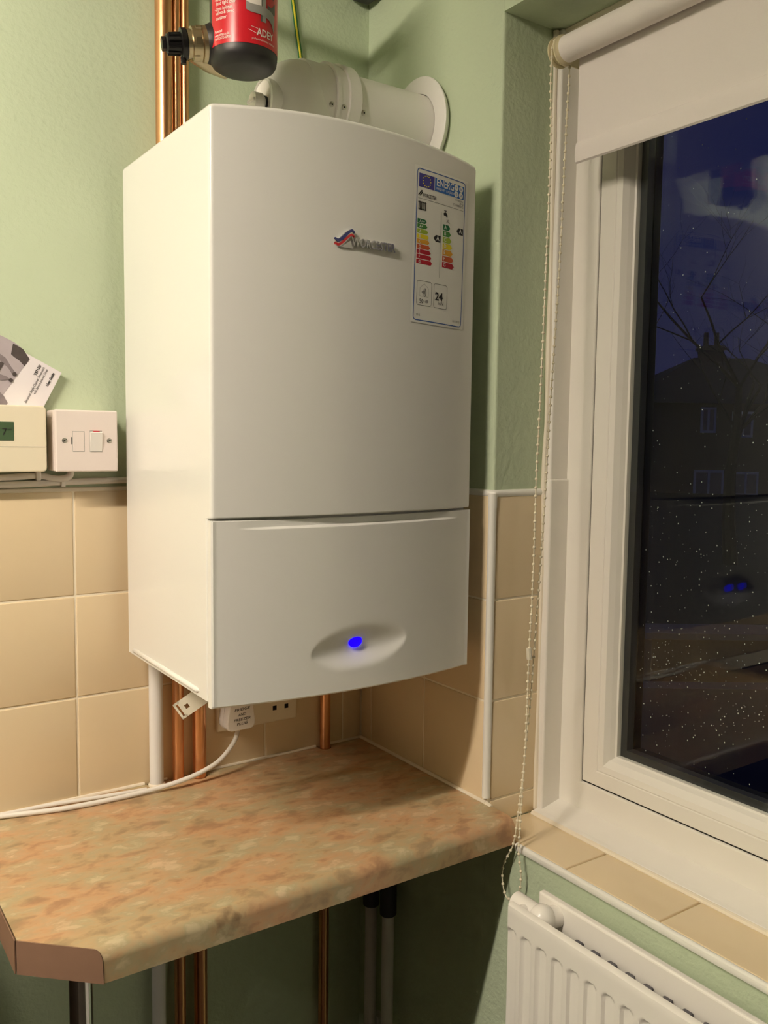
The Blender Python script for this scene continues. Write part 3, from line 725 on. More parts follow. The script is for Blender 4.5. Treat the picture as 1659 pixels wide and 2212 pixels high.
# side port, union nut, valve cap
P0 = Vector((-.3830, -.2330, 1.9500)); P1 = Vector((-.4450, -.2180, 1.9405)); dv = (P1-P0).normalized()
mb = MB(); mb.tube([P0-dv*.012, P0+dv*.004, P0+dv*.012], [.0255, .0250, .0215], 24); mb.build('port', 'black_plastic', mf)
mb = MB(); mb.tube([P0+dv*.010, P0+dv*.011, P0+dv*.017, P0+dv*.018, P0+dv*.019, P0+dv*.030, P0+dv*.031, P0+dv*.036], [.016, .0215, .0215, .0192, .0205, .0205, .0175, .0175], 24); nut = mb.build('union_nut', 'brass', mf)
mb = MB()
up_ = Vector((0, 0, 1)); sd_ = dv.cross(up_).normalized()
for q in range(6):
    a_ = q*PI/3+.2; c = P0+dv*.0235+(up_*math.sin(a_)+sd_*math.cos(a_))*.0206
    t_ = (-up_*math.cos(a_)+sd_*math.sin(a_))
    nrm = (up_*math.sin(a_)+sd_*math.cos(a_))
    mb.add([c+dv*x_*.0035+t_*y_*.0045+nrm*z_*.0008 for x_ in (-1, 1) for y_ in (-1, 1) for z_ in (-1, 1)], [(0, 1, 3, 2), (4, 6, 7, 5), (0, 4, 5, 1), (2, 3, 7, 6), (0, 2, 6, 4), (1, 5, 7, 3)])
mb.build('nut_lug', 'brass', nut)
mb = MB(); e_ = P0+dv*.022; mb.tube([e_+Vector((-.004, .004, -.006)), Vector((-.378, -.206, 1.9370)), Vector((-.352, -.198, 1.9370))], [.0150, .0120, .0110], 18); mb.build('valve_body', 'brass', mf)
mb = MB(); mb.tube([(-.3517, -.222, 2.138), (-.3517, -.190, 2.138)], .0200, 20); mb.build('port', 'black_plastic', mf)
mb = MB(); mb.tube([(-.3517, -.192, 2.138), (-.3517, -.166, 2.138)], .0195, 8); mb.tube(smooth_path([(-.3517, -.170, 2.138), (-.3500, -.120, 2.138), (-.3400, -.055, 2.138), (-.3362, -.0215, 2.138)], 5), .0105, 16); mb.build('upper_connector', 'brass', mf)
mb = MB(); b0_ = P0+dv*.036; mb.tube([b0_, b0_+dv*.001, b0_+dv*.007, b0_+dv*.008], [.0150, .0185, .0185, .0150], 24)
mb.tube([b0_+dv*.008, b0_+dv*.024, b0_+dv*.026], [.0125, .0115, .0095], 10); mb.tube([b0_+dv*.026, b0_+dv*.031], .0085, 6); kn = mb.build('valve_cap', 'black_knob', mf)
mb = MB()
for q in range(10):
    a_ = q*PI/5; mb.tube([b0_+dv*.007+(up_*math.sin(a_)+sd_*math.cos(a_))*.0125, b0_+dv*.023+(up_*math.sin(a_)+sd_*math.cos(a_))*.0118], .0014, 6)
mb.tube([b0_+dv*.004-up_*.016, b0_+dv*.004-up_*.024], .004, 8); mb.build('grip_rib', 'black_knob', kn)

# ------------------------------------------------------------------ pipes
def vpipe(name, x, y, r, z0, z1, material, label, cat='pipe', group=None, parts=()):
    t = thing(name, (x, y, z0), label, cat, group); MB().tube([(x, y, z0), (x, y, z1)], r, 20).build('tube', material, t); return t
t = vpipe('copper_pipe', -.3684, -.0150, .0128, 1.15, CZ, 'copper', 'thick copper pipe rising up the wall behind the boiler')
vpipe('copper_pipe', -.3486, -.0125, .0064, 1.15, CZ, 'copper', 'thin copper pipe squeezed in the middle of three above the boiler')
vpipe('copper_pipe', -.3358, -.0140, .0062, 1.15, CZ, 'copper', 'thin copper pipe running up behind the filter valve')
p_ = PIPES
vpipe('copper_pipe', p_[1][0], p_[1][1], p_[1][2], 0, 1.149, 'copper', 'thin copper pipe through the worktop beside the white waste pipe')
vpipe('copper_pipe', p_[2][0], p_[2][1], p_[2][2], 0, 1.149, 'copper', 'thicker copper pipe through the worktop left of the double socket')
vpipe('copper_pipe', p_[3][0], p_[3][1], p_[3][2], 0, 1.165, 'copper', 'single copper pipe through the worktop near the wall corner')
wp = vpipe('waste_pipe', p_[0][0], p_[0][1], p_[0][2], 0, 1.165, 'pipe_white', 'white plastic waste pipe running from boiler down through the worktop')
mb = MB(); mb.lathe([(.0128, ZW+.0002), (.0128, ZW+.003), (.0112, ZW+.005)], (p_[0][0], p_[0][1], 0), n=20, caps=False); mb.build('sealant_ring', 'sealant', wp)
for y, zc, lb in ((-.0690, .627, 'white plastic pipe with dark fitting low in the wall corner'), (-.1220, .634, 'white plastic pipe with longer dark fitting, further from the corner')):
    t = thing('plastic_pipe', (-.018, y, 0), lb, 'pipe'); MB().tube([(-.0195, y, 0), (-.0195, y, .80)], .0105, 18).build('tube', 'pipe_white', t)
    MB().lathe([(.0125, zc), (.0145, zc+.002), (.0145, zc+.055), (.0125, zc+.057)], (-.0195, y, 0), n=20).build('fitting', 'dark_grey', t)
    MB().box((-.0095, y-.010, .40), (.006, y+.010, .416), .002).build('clip', 'pipe_white', t)

# ------------------------------------------------------------------ programmer, fused switch, booklet, cables
pg = thing('heating_programmer', (-.62, 0, 1.403), 'cream heating programmer with green display on the wall', 'programmer')
mb = MB(); bm = bmesh.new(); bmesh.ops.create_cube(bm, size=1)
a, b = (-.700, -.035, 1.4035), (-.5500, .004, 1.4950)
for v in bm.verts: v.co = Vector([(a[i]+b[i])/2+v.co[i]*(b[i]-a[i]) for i in range(3)])
bmesh.ops.bevel(bm, geom=[e for e in bm.edges if abs(e.verts[0].co.y-e.verts[1].co.y) > .01], offset=.006, segments=5, profile=.5, affect='EDGES')
bmesh.ops.bevel(bm, geom=[e for e in bm.edges if all(v.co.y < -.034 for v in e.verts)], offset=.002, segments=3, profile=.5, affect='EDGES')
mb.bm_add(bm); mb.build('housing', 'plastic_cream', pg)
MB().box((-.660, -.0355, 1.4465), (-.5926, -.0340, 1.4723), .0006).build('display', 'lcd', pg)
text('digits', '7', .0135, 'ink_black', pg, lambda x, y, z: (-.6085+x, -.0357, 1.4540+y)); text('digits', 'am', .0045, 'ink_black', pg, lambda x, y, z: (-.6010+x, -.0357, 1.4605+y))
MB().box((-.700, -.0352, 1.4378), (-.5505, -.0345, 1.4384)).build('flap_seam', 'ink_grey', pg)

fs_ = thing('fused_switch', (-.4975, 0, 1.4035), 'square white fused spur switch with a rocker beside the programmer', 'switch')
SX0, SX1, SZ0, SZ1_ = -.5410, -.4543, 1.4035, 1.4902
MB().box((SX0+.0005, -.0365, SZ0+.0005), (SX1-.0005, .004, SZ1_-.0005), .0015).build('back_box', 'plastic_pink_white', fs_)
MB().box((SX0, -.0460, SZ0), (SX1, -.0370, SZ1_), .0022, 3).build('face_plate', 'plastic_pink_white', fs_)
wS = SX1-SX0
for u in (.14, .86):
    mb = MB(); c = (SX0+u*wS, -.0461, SZ0+.0440); mb.lathe([(.0036, .0), (.0036, -.0008), (.0028, -.0010)], (c[0], c[1]+.0004, c[2]), 'y', n=16); sc = mb.build('screw', 'steel', fs_)
    mb = MB(); mb.add([(c[0]+x_*.0030-z_*.0002, c[1]-.0007+y_*.0002, c[2]+x_*.0016+z_*.0005) for x_ in (-1, 1) for y_ in (-1, 1) for z_ in (-1, 1)], [(0, 1, 3, 2), (4, 6, 7, 5), (0, 4, 5, 1), (2, 3, 7, 6), (0, 2, 6, 4), (1, 5, 7, 3)]); mb.build('slot', 'hole_black', sc)
zt_, zb_ = SZ1_-.345*wS, SZ1_-.670*wS
MB().box((SX0+.268*wS, -.04604, zb_-.0004), (SX0+.457*wS, -.0450, zt_+.0004)).build('fuse_gap', 'label_grey', fs_)
MB().box((SX0+.272*wS, -.0464, zb_), (SX0+.453*wS, -.0450, zt_), .0005).build('fuse_carrier', 'plastic_pink_white', fs_)
MB().box((SX0+.243*wS, -.04612, SZ0+.0385), (SX0+.265*wS, -.0450, SZ0+.0490), .0004).build('release_slot', 'ink_grey', fs_)
mb = MB(); x0, x1 = SX0+.545*wS, SX0+.735*wS
mb.prism([(-.0455, zb_), (-.0468, zb_), (-.0500, zt_-.0015), (-.0488, zt_), (-.0455, zt_)], lambda p, s: ((x0, x1)[s], p[0], p[1])); rk = mb.build('rocker', 'plastic_white', fs_)
MB().box((x0+.0042, -.0490, zt_-.0008), (x1-.0035, -.0460, zt_+.0011)).build('red_marker', 'red_flag', rk)
MB().box((x0-.0004, -.04604, zb_-.0006), (x1+.0004, -.0450, zt_+.0013)).build('rocker_gap', 'label_grey', fs_)

bk = thing('booklet', (-.58, -.006, 1.50), 'user guide booklet with a grey cover photo tucked behind the programmer', 'booklet')
BO = Vector((-.5207, 0, 1.5436)); tv = Vector((.46, 0, .888)); uv = Vector((-.888, 0, .46))
def BP(a, b, off=0): p = BO-tv*a+uv*b; return (p.x, -.0010-.0045-off-(.010*(1 if False else 0)), p.z)
mb = MB(); mb.prism([(0, 0), (0, .148), (.100, .148), (.100, 0)], lambda p, s: (lambda q: (q[0], -.0005 if s == 0 else -.0054, q[2]))(BP(p[0], p[1]))); mb.build('pages', 'paper', bk)
def bz(xp, yp): # zoom px -> booklet coords
    w_ = Vector(((xp-765)/8367, 0, (585-yp)/8367)); return (-w_.dot(tv), w_.dot(uv))
def bpoly(pts, material, lay, name='cover_photo'):
    mb = MB(); P3 = [BP(*bz(*q), .0002*lay) for q in pts]; n = len(P3)
    P0_ = [(p[0], p[1]+.00015, p[2]) for p in P3]
    mb.add(P0_+P3, [tuple(range(n-1, -1, -1)), tuple(range(n, 2*n))]+[(i, (i+1) % n, n+(i+1) % n, n+i) for i in range(n)]); return mb.build(name, material, bk)
mat('photo_light', srgb(178, 168, 174), .5, var=.10, vscale=60); mat('photo_mid', srgb(134, 124, 128), .5, var=.2, vscale=90); mat('photo_dark', srgb(74, 66, 66), .5, var=.25, vscale=120)
bpoly([(-260, 30), (-30, 150), (120, 205), (240, 262), (335, 335), (405, 445), (330, 545), (105, 870), (150, 965), (60, 1120), (-260, 1000)], 'photo_light', 1)
bpoly([(225, 275), (335, 335), (405, 445), (345, 530), (290, 470), (230, 430), (200, 400)], 'photo_dark', 2)
bpoly([(-120, 330), (10, 352), (140, 445), (195, 540), (255, 625), (225, 660), (165, 560), (90, 490), (-20, 420), (-120, 420)], 'photo_mid', 2)
bpoly([(85, 490), (120, 510), (60, 630), (-30, 680), (-60, 640), (20, 590)], 'photo_dark', 4)
bpoly([(-60, 640), (60, 630), (150, 660), (180, 690), (120, 700), (-60, 720)], 'photo_mid', 5)
bpoly([(-60, 720), (30, 690), (70, 790), (40, 815), (-60, 790)], 'photo_dark', 6)
bpoly([(-40, 850), (60, 830), (110, 885), (150, 965), (60, 1100), (-40, 1000)], 'photo_mid', 3)
for cx, cy in ((232, 628), (190, 700)): bpoly([(cx+24*math.cos(q), cy+24*math.sin(q)) for q in [2*PI*k/12 for k in range(12)]], 'photo_dark', 7)
def btext(body, a_end, b_, length, h, bold=0, shear=0):
    f = lambda x, y, z: BP(a_end-x, b_+y, .0004)
    return text('cover_print', body, h, 'ink_black', bk, f, 'RIGHT', bold, 0, 1, length, shear)
btext('User Guide', .006, .0077, .021, .0052, .00018); btext('with Service Interval Timer', .006, .0178, .040, .0046, .00004, .2)
btext('Electronic Single Channel Timeswitch', .0055, .0228, .057, .0046, .00004, .2); btext('TS715Si', .0052, .0283, .0164, .0052, .00018)

wc = thing('white_cable', (-.62, -.001, 1.384), 'white cable clipped straight along the top of the tiles', 'cable')
MB().tube(smooth_path([(-1.0, -.0005, 1.3825), (-.72, -.0005, 1.3830), (-.607, -.0005, 1.3843), (-.50, -.0005, 1.3872), (-.432, -.0005, 1.3880), (-.30, .0, 1.388)], 4), .0048, 10).build('sheath', 'cable_white', wc)
mb = MB(); mb.box((-.5245, -.0070, 1.3800), (-.5180, .005, 1.3930), .0015); mb.build('cable_clip', 'plastic_white', wc)
wc2 = thing('white_cable', (-.55, -.001, 1.392), 'white cable looping up into the fused switch', 'cable')
MB().tube(smooth_path([(-1.0, -.0012, 1.3925), (-.70, -.0012, 1.3930), (-.607, -.0015, 1.3945), (-.555, -.0020, 1.3965), (-.535, -.0050, 1.3925), (-.520, -.0060, 1.3925), (-.5115, -.006, 1.397), (-.5105, -.005, 1.4045)], 5), .0047, 10).build('sheath', 'cable_white', wc2)
mb = MB(); mb.box((-.5590, -.0085, 1.3900), (-.5520, .005, 1.4030), .0015); mb.build('cable_clip', 'plastic_white', wc2)
ec = thing('earth_cable', (-.137, -.002, 1.85), 'green and yellow earth wire running up the wall behind the flue', 'cable')
pth = smooth_path([(-.1240, .0015, 1.93), (-.1275, .0015, 2.05), (-.1400, .0015, 2.13), (-.1475, .0015, 2.20), (-.150, .0015, CZ)], 6)
MB().tube(pth, .0036, 10).build('sheath', 'earth_green', ec)
mb = MB(); mb.tube([p+Vector((-.0012, -.0020, 0)) for p in pth], .0018, 8); mb.build('yellow_stripe', 'earth_yellow', ec)
wb = MB(); wb.box((-.040, -.045, 2.1890), (.003, .004, 2.235), .010, 4); tag(wb.build('wall_box', 'dark_grey', loc=(-.018, -.02, 2.179)), 'dark grey rounded box high in the wall corner', 'box')

# ------------------------------------------------------------------ socket and plug
so = thing('double_socket', (-.212, 0, .973), 'cream double wall socket half hidden under the boiler', 'socket')
MB().box((-.2865, -.0098, .9730), (-.1385, -.0006, 1.0590), .0030, 3).build('face_plate', 'plastic_cream', so)
for cx in (-.1705, -.2450):
    for dx in (-.0112, .0112): MB().box((cx+dx-.0036, -.0101, .9935), (cx+dx+.0036, -.0090, 1.0010)).build('pin_hole', 'hole_black', so)
    MB().box((cx-.0022, -.0101, 1.0140), (cx+.0022, -.0090, 1.0230)).build('pin_hole', 'hole_black', so)
    MB().box((cx-.009, -.0125, 1.0330), (cx+.003, -.0090, 1.0500), .001).build('rocker', 'plastic_cream', so)
for x in (-.2790, -.1460): MB().lathe([(.003, 0), (.003, -.0006)], (x, -.0097, 1.031), 'y', n=12).build('screw', 'steel', so)
pl = thing('mains_plug', (-.2575, -.03, .985), 'white three-pin plug with handwritten label in the double socket', 'plug')
PXC, PZB = -.2590, .9820
shape = [(-.0165, .0000), (.0165, .0000), (.0215, .0018), (.0245, .0065), (.0248, .014), (.0205, .044), (.0175, .0485), (-.0175, .0485), (-.0205, .044), (-.0248, .014), (-.0245, .0065), (-.0215, .0018)]
def plug_layer(mb, y0, y1, k0, k1):
    mb.prism(shape, lambda p, s: (PXC+p[0]*(k0, k1)[s], (y0, y1)[s], PZB+.024+(p[1]-.024)*(k0, k1)[s]))
mb = MB(); plug_layer(mb, -.0104, -.026, 1.0, 1.0); plug_layer(mb, -.026, -.0275, .96, .96); mb.build('back_shell', 'plastic_white', pl)
mb = MB(); plug_layer(mb, -.0275, -.0420, 1.0, .99); plug_layer(mb, -.0420, -.0435, .99, .93); mb.build('cover', 'plastic_white', pl)
def ptext(body, z, w): return text('handwriting', body, .0062, 'ink_grey', pl, lambda x, y, z_: (PXC+.001+x, -.0438, PZB+z+y+.06*x), 'CENTER', .0001, 0, 1, w, .15)
ptext('FRIDGE', .0330, .0270); ptext('AND', .0245, .0140); ptext('FREEZER', .0165, .0300); ptext('PLUG', .0095, .0190)
cp = smooth_path([(-.2590, -.0300, .9840), (-.2605, -.0310, .9760), (-.2680, -.036, .9640), (-.2840, -.042, .9500), (-.3050, -.047, .9380), (-.3350, -.050, .9290), (-.3700, -.049, .9220), (-.4080, -.0445, .9168), (-.4600, -.042, .9146), (-.5300, -.0375, .9146), (-.5800, -.026, .9146), (-.6200, -.0150, .9146), (-.6630, -.0110, .9146), (-.6740, -.011, .905), (-.677, -.011, .86)], 5)
MB().tube(cp, .0037, 12).build('flex', 'cable_white', pl)
cb = thing('white_cable', (-.53, -.01, .912), 'thin white flex lying along the back edge of the worktop', 'cable')
MB().tube(smooth_path([(-.412, -.0300, .9135), (-.44, -.027, .9135), (-.49, -.0195, .9135), (-.55, -.0115, .9140), (-.60, -.0085, .9140), (-.664, -.0080, .9140), (-.674, -.008, .905), (-.678, -.008, .86)], 5), .0030, 10).build('sheath', 'cable_white', cb)

# ------------------------------------------------------------------ roller blind
rb = thing('roller_blind', (.055, -.9, 1.82), 'off white roller blind, partly lowered, with a bead chain', 'blind')
RXB, RZB, RR = .0615, 1.9950, .0178
RY0, RY1 = -.4090, WY1+.030
mb = MB(); mb.tube([(RXB, RY0, RZB), (RXB, RY0-.001, RZB), (RXB, RY1, RZB)], [RR-.001, RR, RR], 40); mb.build('rolled_fabric', 'fabric', rb)
FX = RXB+RR-.0005
mb = MB(); Y0f, Y1f = -.4170, WY1+.042; ZF0 = 1.8420
vs = []; fs = []
prof = [(FX, RZB), (FX, 1.95), (FX+.0003, 1.90), (FX+.0008, ZF0+.030), (FX+.0008, ZF0+.024)]
mb.prism([(x-.0004, z) for x, z in prof]+[(x+.0004, z) for x, z in prof[::-1]], lambda p, s: (p[0], (Y0f, Y1f)[s], p[1])); mb.build('fabric', 'fabric', rb)
mb = MB(); hem = [(FX+.0008, ZF0+.0300), (FX-.0018, ZF0+.0275), (FX-.0034, ZF0+.020), (FX-.0036, ZF0+.010), (FX-.0026, ZF0+.002), (FX, ZF0), (FX+.0030, ZF0+.002), (FX+.0042, ZF0+.010), (FX+.0036, ZF0+.022)]
mb.prism(hem, lambda p, s: (p[0], (Y0f+.0005, Y1f-.0005)[s], p[1]))
for i in range(len(mb.smooth)): mb.smooth[i] = i >= 2
mb.build('hem_pocket', 'fabric', rb)
MB().box((RXB-.010, YR-.0500, RZB-.012), (XF+.002, YR-.0470, RZB+.014), .002).build('bracket', 'bracket_cream', rb)
MB().box((RXB-.010, WY1+.0262, RZB-.012), (XF+.002, WY1+.029, RZB+.014), .002).build('bracket', 'bracket_cream', rb)
mb = MB(); mb.lathe([(.0150, YR-.0468), (.0205, YR-.0475), (.0208, YR-.0495), (.0165, YR-.0505), (.0150, YR-.0540), (.0165, YR-.0575), (.0208, YR-.0585), (.0208, YR-.0605), (.0185, YR-.0615), (.0160, YR-.0655)], (RXB, 0, RZB), 'y', n=40); mb.build('sprocket', 'bracket_cream', rb)
YCH = YR-.0540
SA = [(RXB-.0175, YCH, RZB), (.0410, -.4000, 1.9500), (.0365, -.4080, 1.8667), (.0260, -.4163, 1.7045), (.0191, -.4207, 1.5842), (.0153, -.4219, 1.4885), (.0116, -.4229, 1.3946), (.0081, -.4262, 1.3048), (.0049, -.4275, 1.2202), (.0024, -.4275, 1.1559), (-.0009, -.4297, 1.0697), (-.0031, -.4300, 1.0106), (-.006, -.4285, .9326), (-.0085, -.4285, .8792), (-.0100, -.4308, .8637), (-.0105, -.4365, .8391), (-.0105, -.4340, .8138), (-.0105, -.4217, .7968)]
SB = [(RXB+.0175, YCH, RZB), (.0790, -.3970, 1.95), (.0707, -.4026, 1.8783), (.0552, -.4121, 1.6837), (.0397, -.4172, 1.4892), (.0330, -.4205, 1.4045), (.0289, -.4222, 1.3517), (.0213, -.4244, 1.2556), (.0156, -.4256, 1.1834), (.0118, -.4264, 1.1354), (.0083, -.4270, 1.0898), (.0051, -.4258, 1.0488), (.0015, -.4250, 1.0027), (-.0041, -.4220, .9291), (-.0085, -.4180, .8792), (-.0105, -.4100, .8590), (-.0110, -.3995, .8363), (-.0110, -.3995, .8120), (-.0110, -.4081, .7934)]
arc = [(RXB+.0175*math.cos(q), YCH, RZB+.0175*math.sin(q)) for q in [PI*k/8 for k in range(1, 8)]]   # over the top from back to front
full = [Vector(p) for p in SA[::-1]]+[Vector(p) for p in arc[::-1]]+[Vector(p) for p in SB]+[Vector(SA[-1])]
full = smooth_path(full, 5)
mb = MB(); mb.tube(full, .0009, 6, False); mb.build('chain_cord', 'chain_cream', rb)
mb = MB(); acc = 0; last = full[0]; nextd = .004
for q in full[1:]:
    seg = (q-last).length
    while acc+seg >= nextd:
        c = last.lerp(q, (nextd-acc)/seg); mb.sphere(c, .0023, 10, 7); nextd += .0119
    acc += seg; last = q
tag(mb.build('chain_beads', 'chain_cream', rb), kind='stuff')
mb = MB(); mb.tube([(.0018, -.4277, 1.1640), (.0034, -.4277, 1.1480)], .0040, 8); mb.build('chain_connector', 'clear_plastic', rb)

# ------------------------------------------------------------------ radiator
ra = thing('radiator', (-.09, -1.0, .17), 'white double panel radiator below the window sill', 'radiator')
RYA, RYB, RZ0, RZ1 = -.5270, -1.45, .22, .873
XFR, XBK = -.1215, -.0660
def groove(y, z, y0=RYA-.0095, pitch=.0262):
    k = round((y0-y)/pitch); 
    if k < 0: return 0
    d_ = abs(y-(y0-k*pitch)); zt = .8345; w = .0078
    if y < RYB+.03: return 0
    if z > zt: 
        rr = math.hypot(d_, z-zt)
    else: rr = d_
    if z < RZ0+.04: rr = math.hypot(d_, z-(RZ0+.04))
    t = max(0, min(1, (w+.002-rr)/.004)); t = t*t*(3-2*t); return .0042*t
def panel(xf, sgn, name):
    NY = 352; zs = [RZ0, RZ0+.004, RZ0+.012, RZ0+.02, RZ0+.028, RZ0+.034, RZ0+.04, RZ0+.05, .5, .7, .80, .826, .830, .834, .836, .838, .840, .842, .844, .846, .850, .856, .862, .868, .8715, RZ1]
    mb = MB(); vs = []; fs = []; ys = [RYA+(RYB-RYA)*i/NY for i in range(NY+1)]
    for z in zs:
        for y in ys:
            e = min(RYA-y, y-RYB, RZ1-z, z-RZ0); rd = .0035
            off = 0 if e >= rd else rd-math.sqrt(max(0, rd*rd-(rd-e)**2))
            vs.append((xf+sgn*(groove(y, z)+off), y, z))
    n = NY+1
    for j in range(len(zs)-1):
        for i in range(NY): fs.append((j*n+i, j*n+i+1, (j+1)*n+i+1, (j+1)*n+i))
    mb.add(vs, fs, True)
    o = len(mb.v); lp = list(range(n))+[j*n+NY for j in range(1, len(zs))]+[(len(zs)-1)*n+i for i in range(NY-1, -1, -1)]+[j*n for j in range(len(zs)-2, 0, -1)]
    for q in lp: x, y, z = mb.v[q]; mb.v.append((xf+sgn*.010, y, z))
    for k in range(len(lp)):
        k2 = (k+1) % len(lp); mb.f.append((lp[k], lp[k2], o+k2, o+k)); mb.smooth.append(False)
    mb.f.append(tuple(range(o, o+len(lp)))); mb.smooth.append(False)
    return mb.build(name, 'radiator_white', ra)
panel(XFR, 1, 'front_panel')
MB().box((XBK, RYB, RZ0), (XBK+.0105, RYA, RZ1), .003, 3).build('back_panel', 'radiator_white', ra)
y = RYA-.075
while y > RYB+.05:
    MB().box((XFR+.0102, y-.0060, RZ0+.03), (XBK-.0004, y+.0060, RZ1-.0305), .002).build('fin', 'fin_dark', ra); y -= .0262
mb = MB(); mb.tube([(-.089, -.5085, .8585), (-.089, -.5100, .8585), (-.088, -.5480, .8570)], [.0095, .0125, .0125], 20)
mb.sphere((-.0870, -.5560, .8555), .0175, 24, 16); mb.tube([(-.087, -.558, .8550), (XBK+.001, -.560, .8540)], .0135, 18); mb.tube([(-.089, -.535, .857), (XFR+.0098, -.535, .857)], .010, 16); mb.build('end_connector', 'radiator_white', ra)
for y in (-.70, -1.25):
    mb = MB(); mb.box((XBK+.010, y-.015, .40), (WF-.0002, y+.015, .80), .002); mb.build('bracket', 'radiator_white', ra)
for y in (RYA-.02, RYB+.02):
    MB().tube([(-.090, y, 0), (-.090, y, RZ0+.03)], .0075, 14).build('tail_pipe', 'copper', ra)

# ------------------------------------------------------------------ ceiling lamp lighting the room
cl_ = thing('ceiling_lamp', ((LX0+LX1)/2, LY, LZ-.02), 'white fluorescent batten light on the ceiling', 'lamp')
MB().box((LX0-.03, LY-.03, LZ+.045), (LX1+.03, LY+.03, CZ), .004).build('batten', 'lamp_body', cl_)
mb = MB(); hood = [(-.095, -.004), (-.032, .042), (.032, .042), (.095, -.004), (.093, -.006), (.031, .039), (-.031, .039), (-.093, -.006)]
mb.prism(hood, lambda p, s: ((LX0-.02, LX1+.02)[s], LY+p[0], LZ+p[1]+.003)); mb.build('light_block_hood', 'lamp_body', cl_)  # unseen hood added over the tube to keep its light off the ceiling
MB().tube([(LX0, LY, LZ), (LX1, LY, LZ)], .019, 12).build('fluorescent_tube', 'tube_glow', cl_)
for x in (LX0, LX1): MB().box((x-.012, LY-.012, LZ-.02), (x+.012, LY+.012, LZ+.046), .002).build('tube_holder', 'lamp_body', cl_)

# ------------------------------------------------------------------ unseen cabinet added beside the worktop end to shade the lower wall
mat('shade_cabinet_wood', srgb(74, 54, 40), .5, var=.2, vscale=12)
kc = thing('shade_cabinet', (-.98, -.27, 0), 'unseen dark brown cabinet added to shade the wall under the worktop end', 'cabinet')
MB().box((-1.28, -.43, .10), (-.6985, -.006, .872), .003, 2).build('carcass', 'shade_cabinet_wood', kc)
MB().box((-1.25, -.40, 0), (-.715, -.006, .101)).build('plinth', 'shade_cabinet_wood', kc)
dr = MB().box((-1.275, -.450, .105), (-.703, -.431, .868), .003, 2).build('door', 'shade_cabinet_wood', kc)
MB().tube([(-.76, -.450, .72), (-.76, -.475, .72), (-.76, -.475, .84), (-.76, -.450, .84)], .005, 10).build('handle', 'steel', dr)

# ================================================================== OUTSIDE (dusk street)
GZ = lambda d: -.55-.024*d      # ground falls gently away
ez_ = Vector((0, 0, 1)); fh = Vector((fwd.x, fwd.y, 0)).normalized(); rh = Vector((rgt.x, rgt.y, 0)).normalized()
def op(r_, d_, z): p = Vector((CAM.x, CAM.y, 0))+rh*r_+fh*d_; return (p.x, p.y, z)
mb = MB(); Q = [(.31, -14), (.31, 18)]
mb.add([(.31, -25, -.60), (.31, 40, -.60), (12, 60, -.85), (12, -40, -.85), (70, 90, -1.75), (70, -60, -1.75)], [(0, 3, 2, 1), (3, 5, 4, 2)])
tag(mb.build('ground', 'lawn', fix=False), 'dark grass sloping away outside the window', 'ground', kind='structure')
def obox(mb, r0, r1, d0, d1, z0, z1): 
    vs = [op(r_, d_, z) for r_ in (r0, r1) for d_ in (d0, d1) for z in (z0, z1)]
    return mb.add(vs, [(0, 1, 3, 2), (4, 6, 7, 5), (0, 4, 5, 1), (2, 3, 7, 6), (0, 2, 6, 4), (1, 5, 7, 3)])
mb = MB(); obox(mb, -10, 60, 30, 38, -1.75, -1.42); tag(mb.build('road', 'tarmac'), 'dark road surface beyond the garden', 'road', kind='structure')
mb = MB(); obox(mb, -10, 60, 38, 38.3, -1.75, -1.28); tag(mb.build('kerb', 'kerb'), 'pale kerb line in front of the far house', 'kerb')
mb = MB(); obox(mb, .2, 12, 1.95, 3.4, -.70, -.50); tag(mb.build('patio', 'path'), 'brown paved strip just outside the window', 'patio', kind='structure')
gw = thing('garden_wall', op(2.4, 6, -.7), 'low tan garden wall outside the window', 'wall'); mb = MB(); obox(mb, 1.75, 2.65, 5.6, 5.8, -.75, -.02+.2); mb.build('wall_body', 'garden_wall', gw)
mb = MB(); obox(mb, 1.70, 2.70, 5.55, 5.85, .18, .22); mb.build('coping', 'kerb', gw)
mb = MB(); obox(mb, 1.3, 6, 5.2, 5.35, -.72, -.04); tag(mb.build('path_edging', 'kerb'), 'pale edging strip at the foot of the garden wall', 'edging')
mb = MB(); vs = [op(1.02, 2.96, .352), op(1.75, 3.05, .425), op(1.75, 3.08, .425), op(1.02, 2.99, .352)]
mb.tube([op(1.0, 2.98, -.12), op(2.6, 3.25, -.09)], .012, 8); tag(mb.build('garden_rail', 'kerb'), 'thin pale rail low outside the window', 'rail')

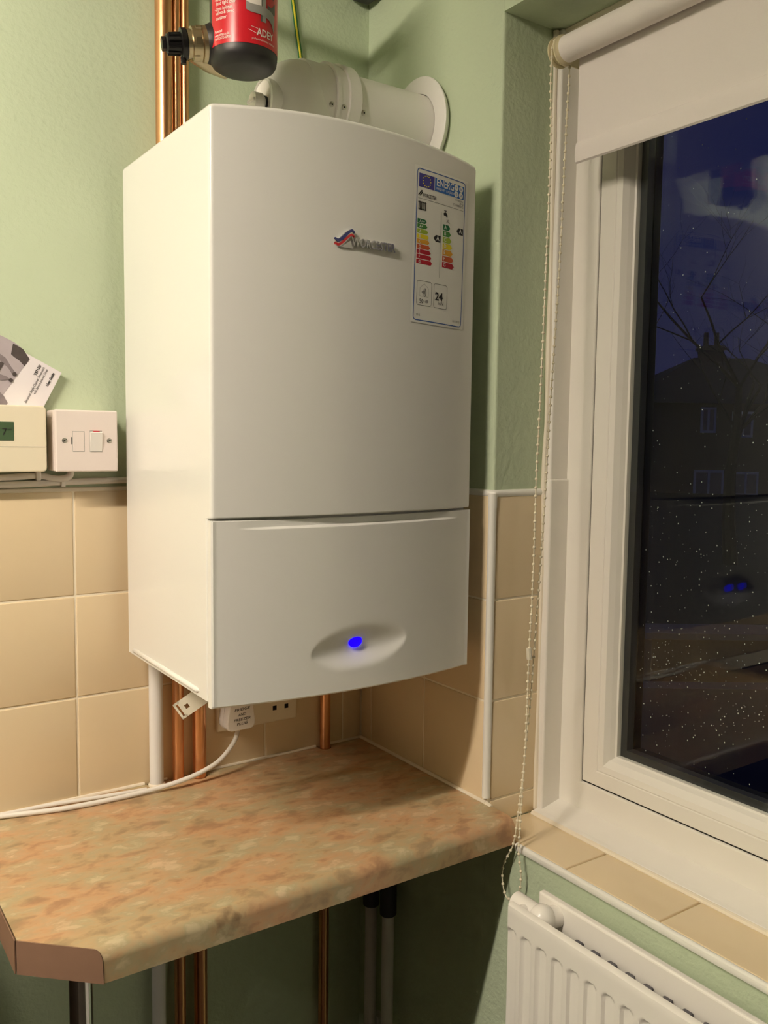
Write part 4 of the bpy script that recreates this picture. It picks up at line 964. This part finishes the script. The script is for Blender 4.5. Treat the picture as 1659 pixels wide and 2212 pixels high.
def house(r0, r1, d0, d1, zb, ze, zr, label, wins, chim=None):
    h = thing('house', op((r0+r1)/2, (d0+d1)/2, zb), label, 'house')
    mb = MB(); obox(mb, r0, r1, d0, d1, zb, ze); mb.build('walls', 'house_wall', h)
    dm = (d0+d1)/2; hi = (d1-d0)*.5; ov = .35
    A = [op(r0-ov, d0-ov, ze-.1), op(r1+ov, d0-ov, ze-.1), op(r1+ov, d1+ov, ze-.1), op(r0-ov, d1+ov, ze-.1), op(r0+hi, dm, zr), op(r1-hi, dm, zr)]
    mb = MB(); mb.add(A, [(0, 1, 5, 4), (2, 3, 4, 5), (1, 2, 5), (3, 0, 4), (3, 2, 1, 0)]); rf = mb.build('roof', 'house_roof', h)
    for (a, b, z0, z1) in wins:
        mb = MB(); obox(mb, a, b, d0-.05, d0+.02, z0, z1); w_ = mb.build('window', 'house_window', h)
        mb = MB(); obox(mb, a+.12, (a+b)/2-.06, d0-.06, d0-.045, z0+.12, z1-.12); mb.build('pane', 'photo_mid', w_)
        mb = MB(); obox(mb, (a+b)/2+.06, b-.12, d0-.06, d0-.045, z0+.12, z1-.12); mb.build('pane', 'photo_mid', w_)
    if chim:
        c, wd, z0, z1 = chim
        mb = MB(); obox(mb, c-wd, c+wd, dm-.5, dm+.5, z0, z1); obox(mb, c-wd-.12, c+wd+.12, dm-.6, dm+.6, z1-.25, z1-.08); ck = mb.build('chimney', 'house_wall', rf)
        for k in (-1, 1): MB().lathe([(.16, z1-.1), (.13, z1+.75)], op(c+.3*k, dm, 0), n=10).build('chimney_pot', 'house_wall', rf)
    return h
K = 45/1894.
def RW(px): return (px-829.5)*K
house(RW(1350), RW(1900), 45, 55, -2.2, 3.45, 6.1, 'dark semi-detached house with a chimney across the road',
      [(RW(1507), RW(1540), 1.85, 3.15), (RW(1575), RW(1620), 1.64, 2.95), (RW(1497), RW(1562), -1.45, -.05), (RW(1582), RW(1637), -1.35, -.12)], (RW(1530)*1.1, .55, 5.3, 6.75))
house(RW(900), RW(1290), 50, 60, -2.2, 3.3, 6.0, 'dark house further along the road, mostly hidden', [(RW(1000), RW(1050), 1.5, 2.8), (RW(1150), RW(1200), 1.5, 2.8)])

def tree(base, h, label, seed, lean):
    rnd = random.Random(seed); t = thing('bare_tree', base, label, 'tree', 'bare trees outside')
    mb = MB()
    def grow(p, d_, L_, r_, lev):
        pts = [p]; rs_ = [r_]; q = Vector(p); dd = Vector(d_)
        for k in range(4):
            dd = (dd+Vector((rnd.gauss(0, .10), rnd.gauss(0, .10), rnd.gauss(.02, .06)))).normalized(); q = q+dd*L_/4; pts.append(q.copy()); rs_.append(r_*(1-.14*(k+1)))
        mb.tube(pts, rs_, 5 if lev else 8, False)
        if lev >= 4: return
        for k in range(3 if lev else 5):
            i = rnd.randint(2, 4); s_ = pts[i]; ang = rnd.uniform(0, 2*PI); ax = Vector((math.cos(ang), math.sin(ang), rnd.uniform(.1, .7)))
            grow(s_, (dd*.6+ax*.75).normalized(), L_*rnd.uniform(.55, .75), rs_[i]*.62, lev+1)
    grow(Vector(base), Vector((lean[0], lean[1], 1)).normalized(), h*.42, h*.017, 0)
    mb.build('branches', 'bark', t, fix=False); return t
tree(op(6.6, 16.5, -1.0), 8.5, 'tall bare tree with thin branches against the dusk sky', 3, (-.05, -.05))
tree(op(15.5, 24.0, -1.15), 7.5, 'smaller bare tree in front of the far house', 11, (-.1, .0))
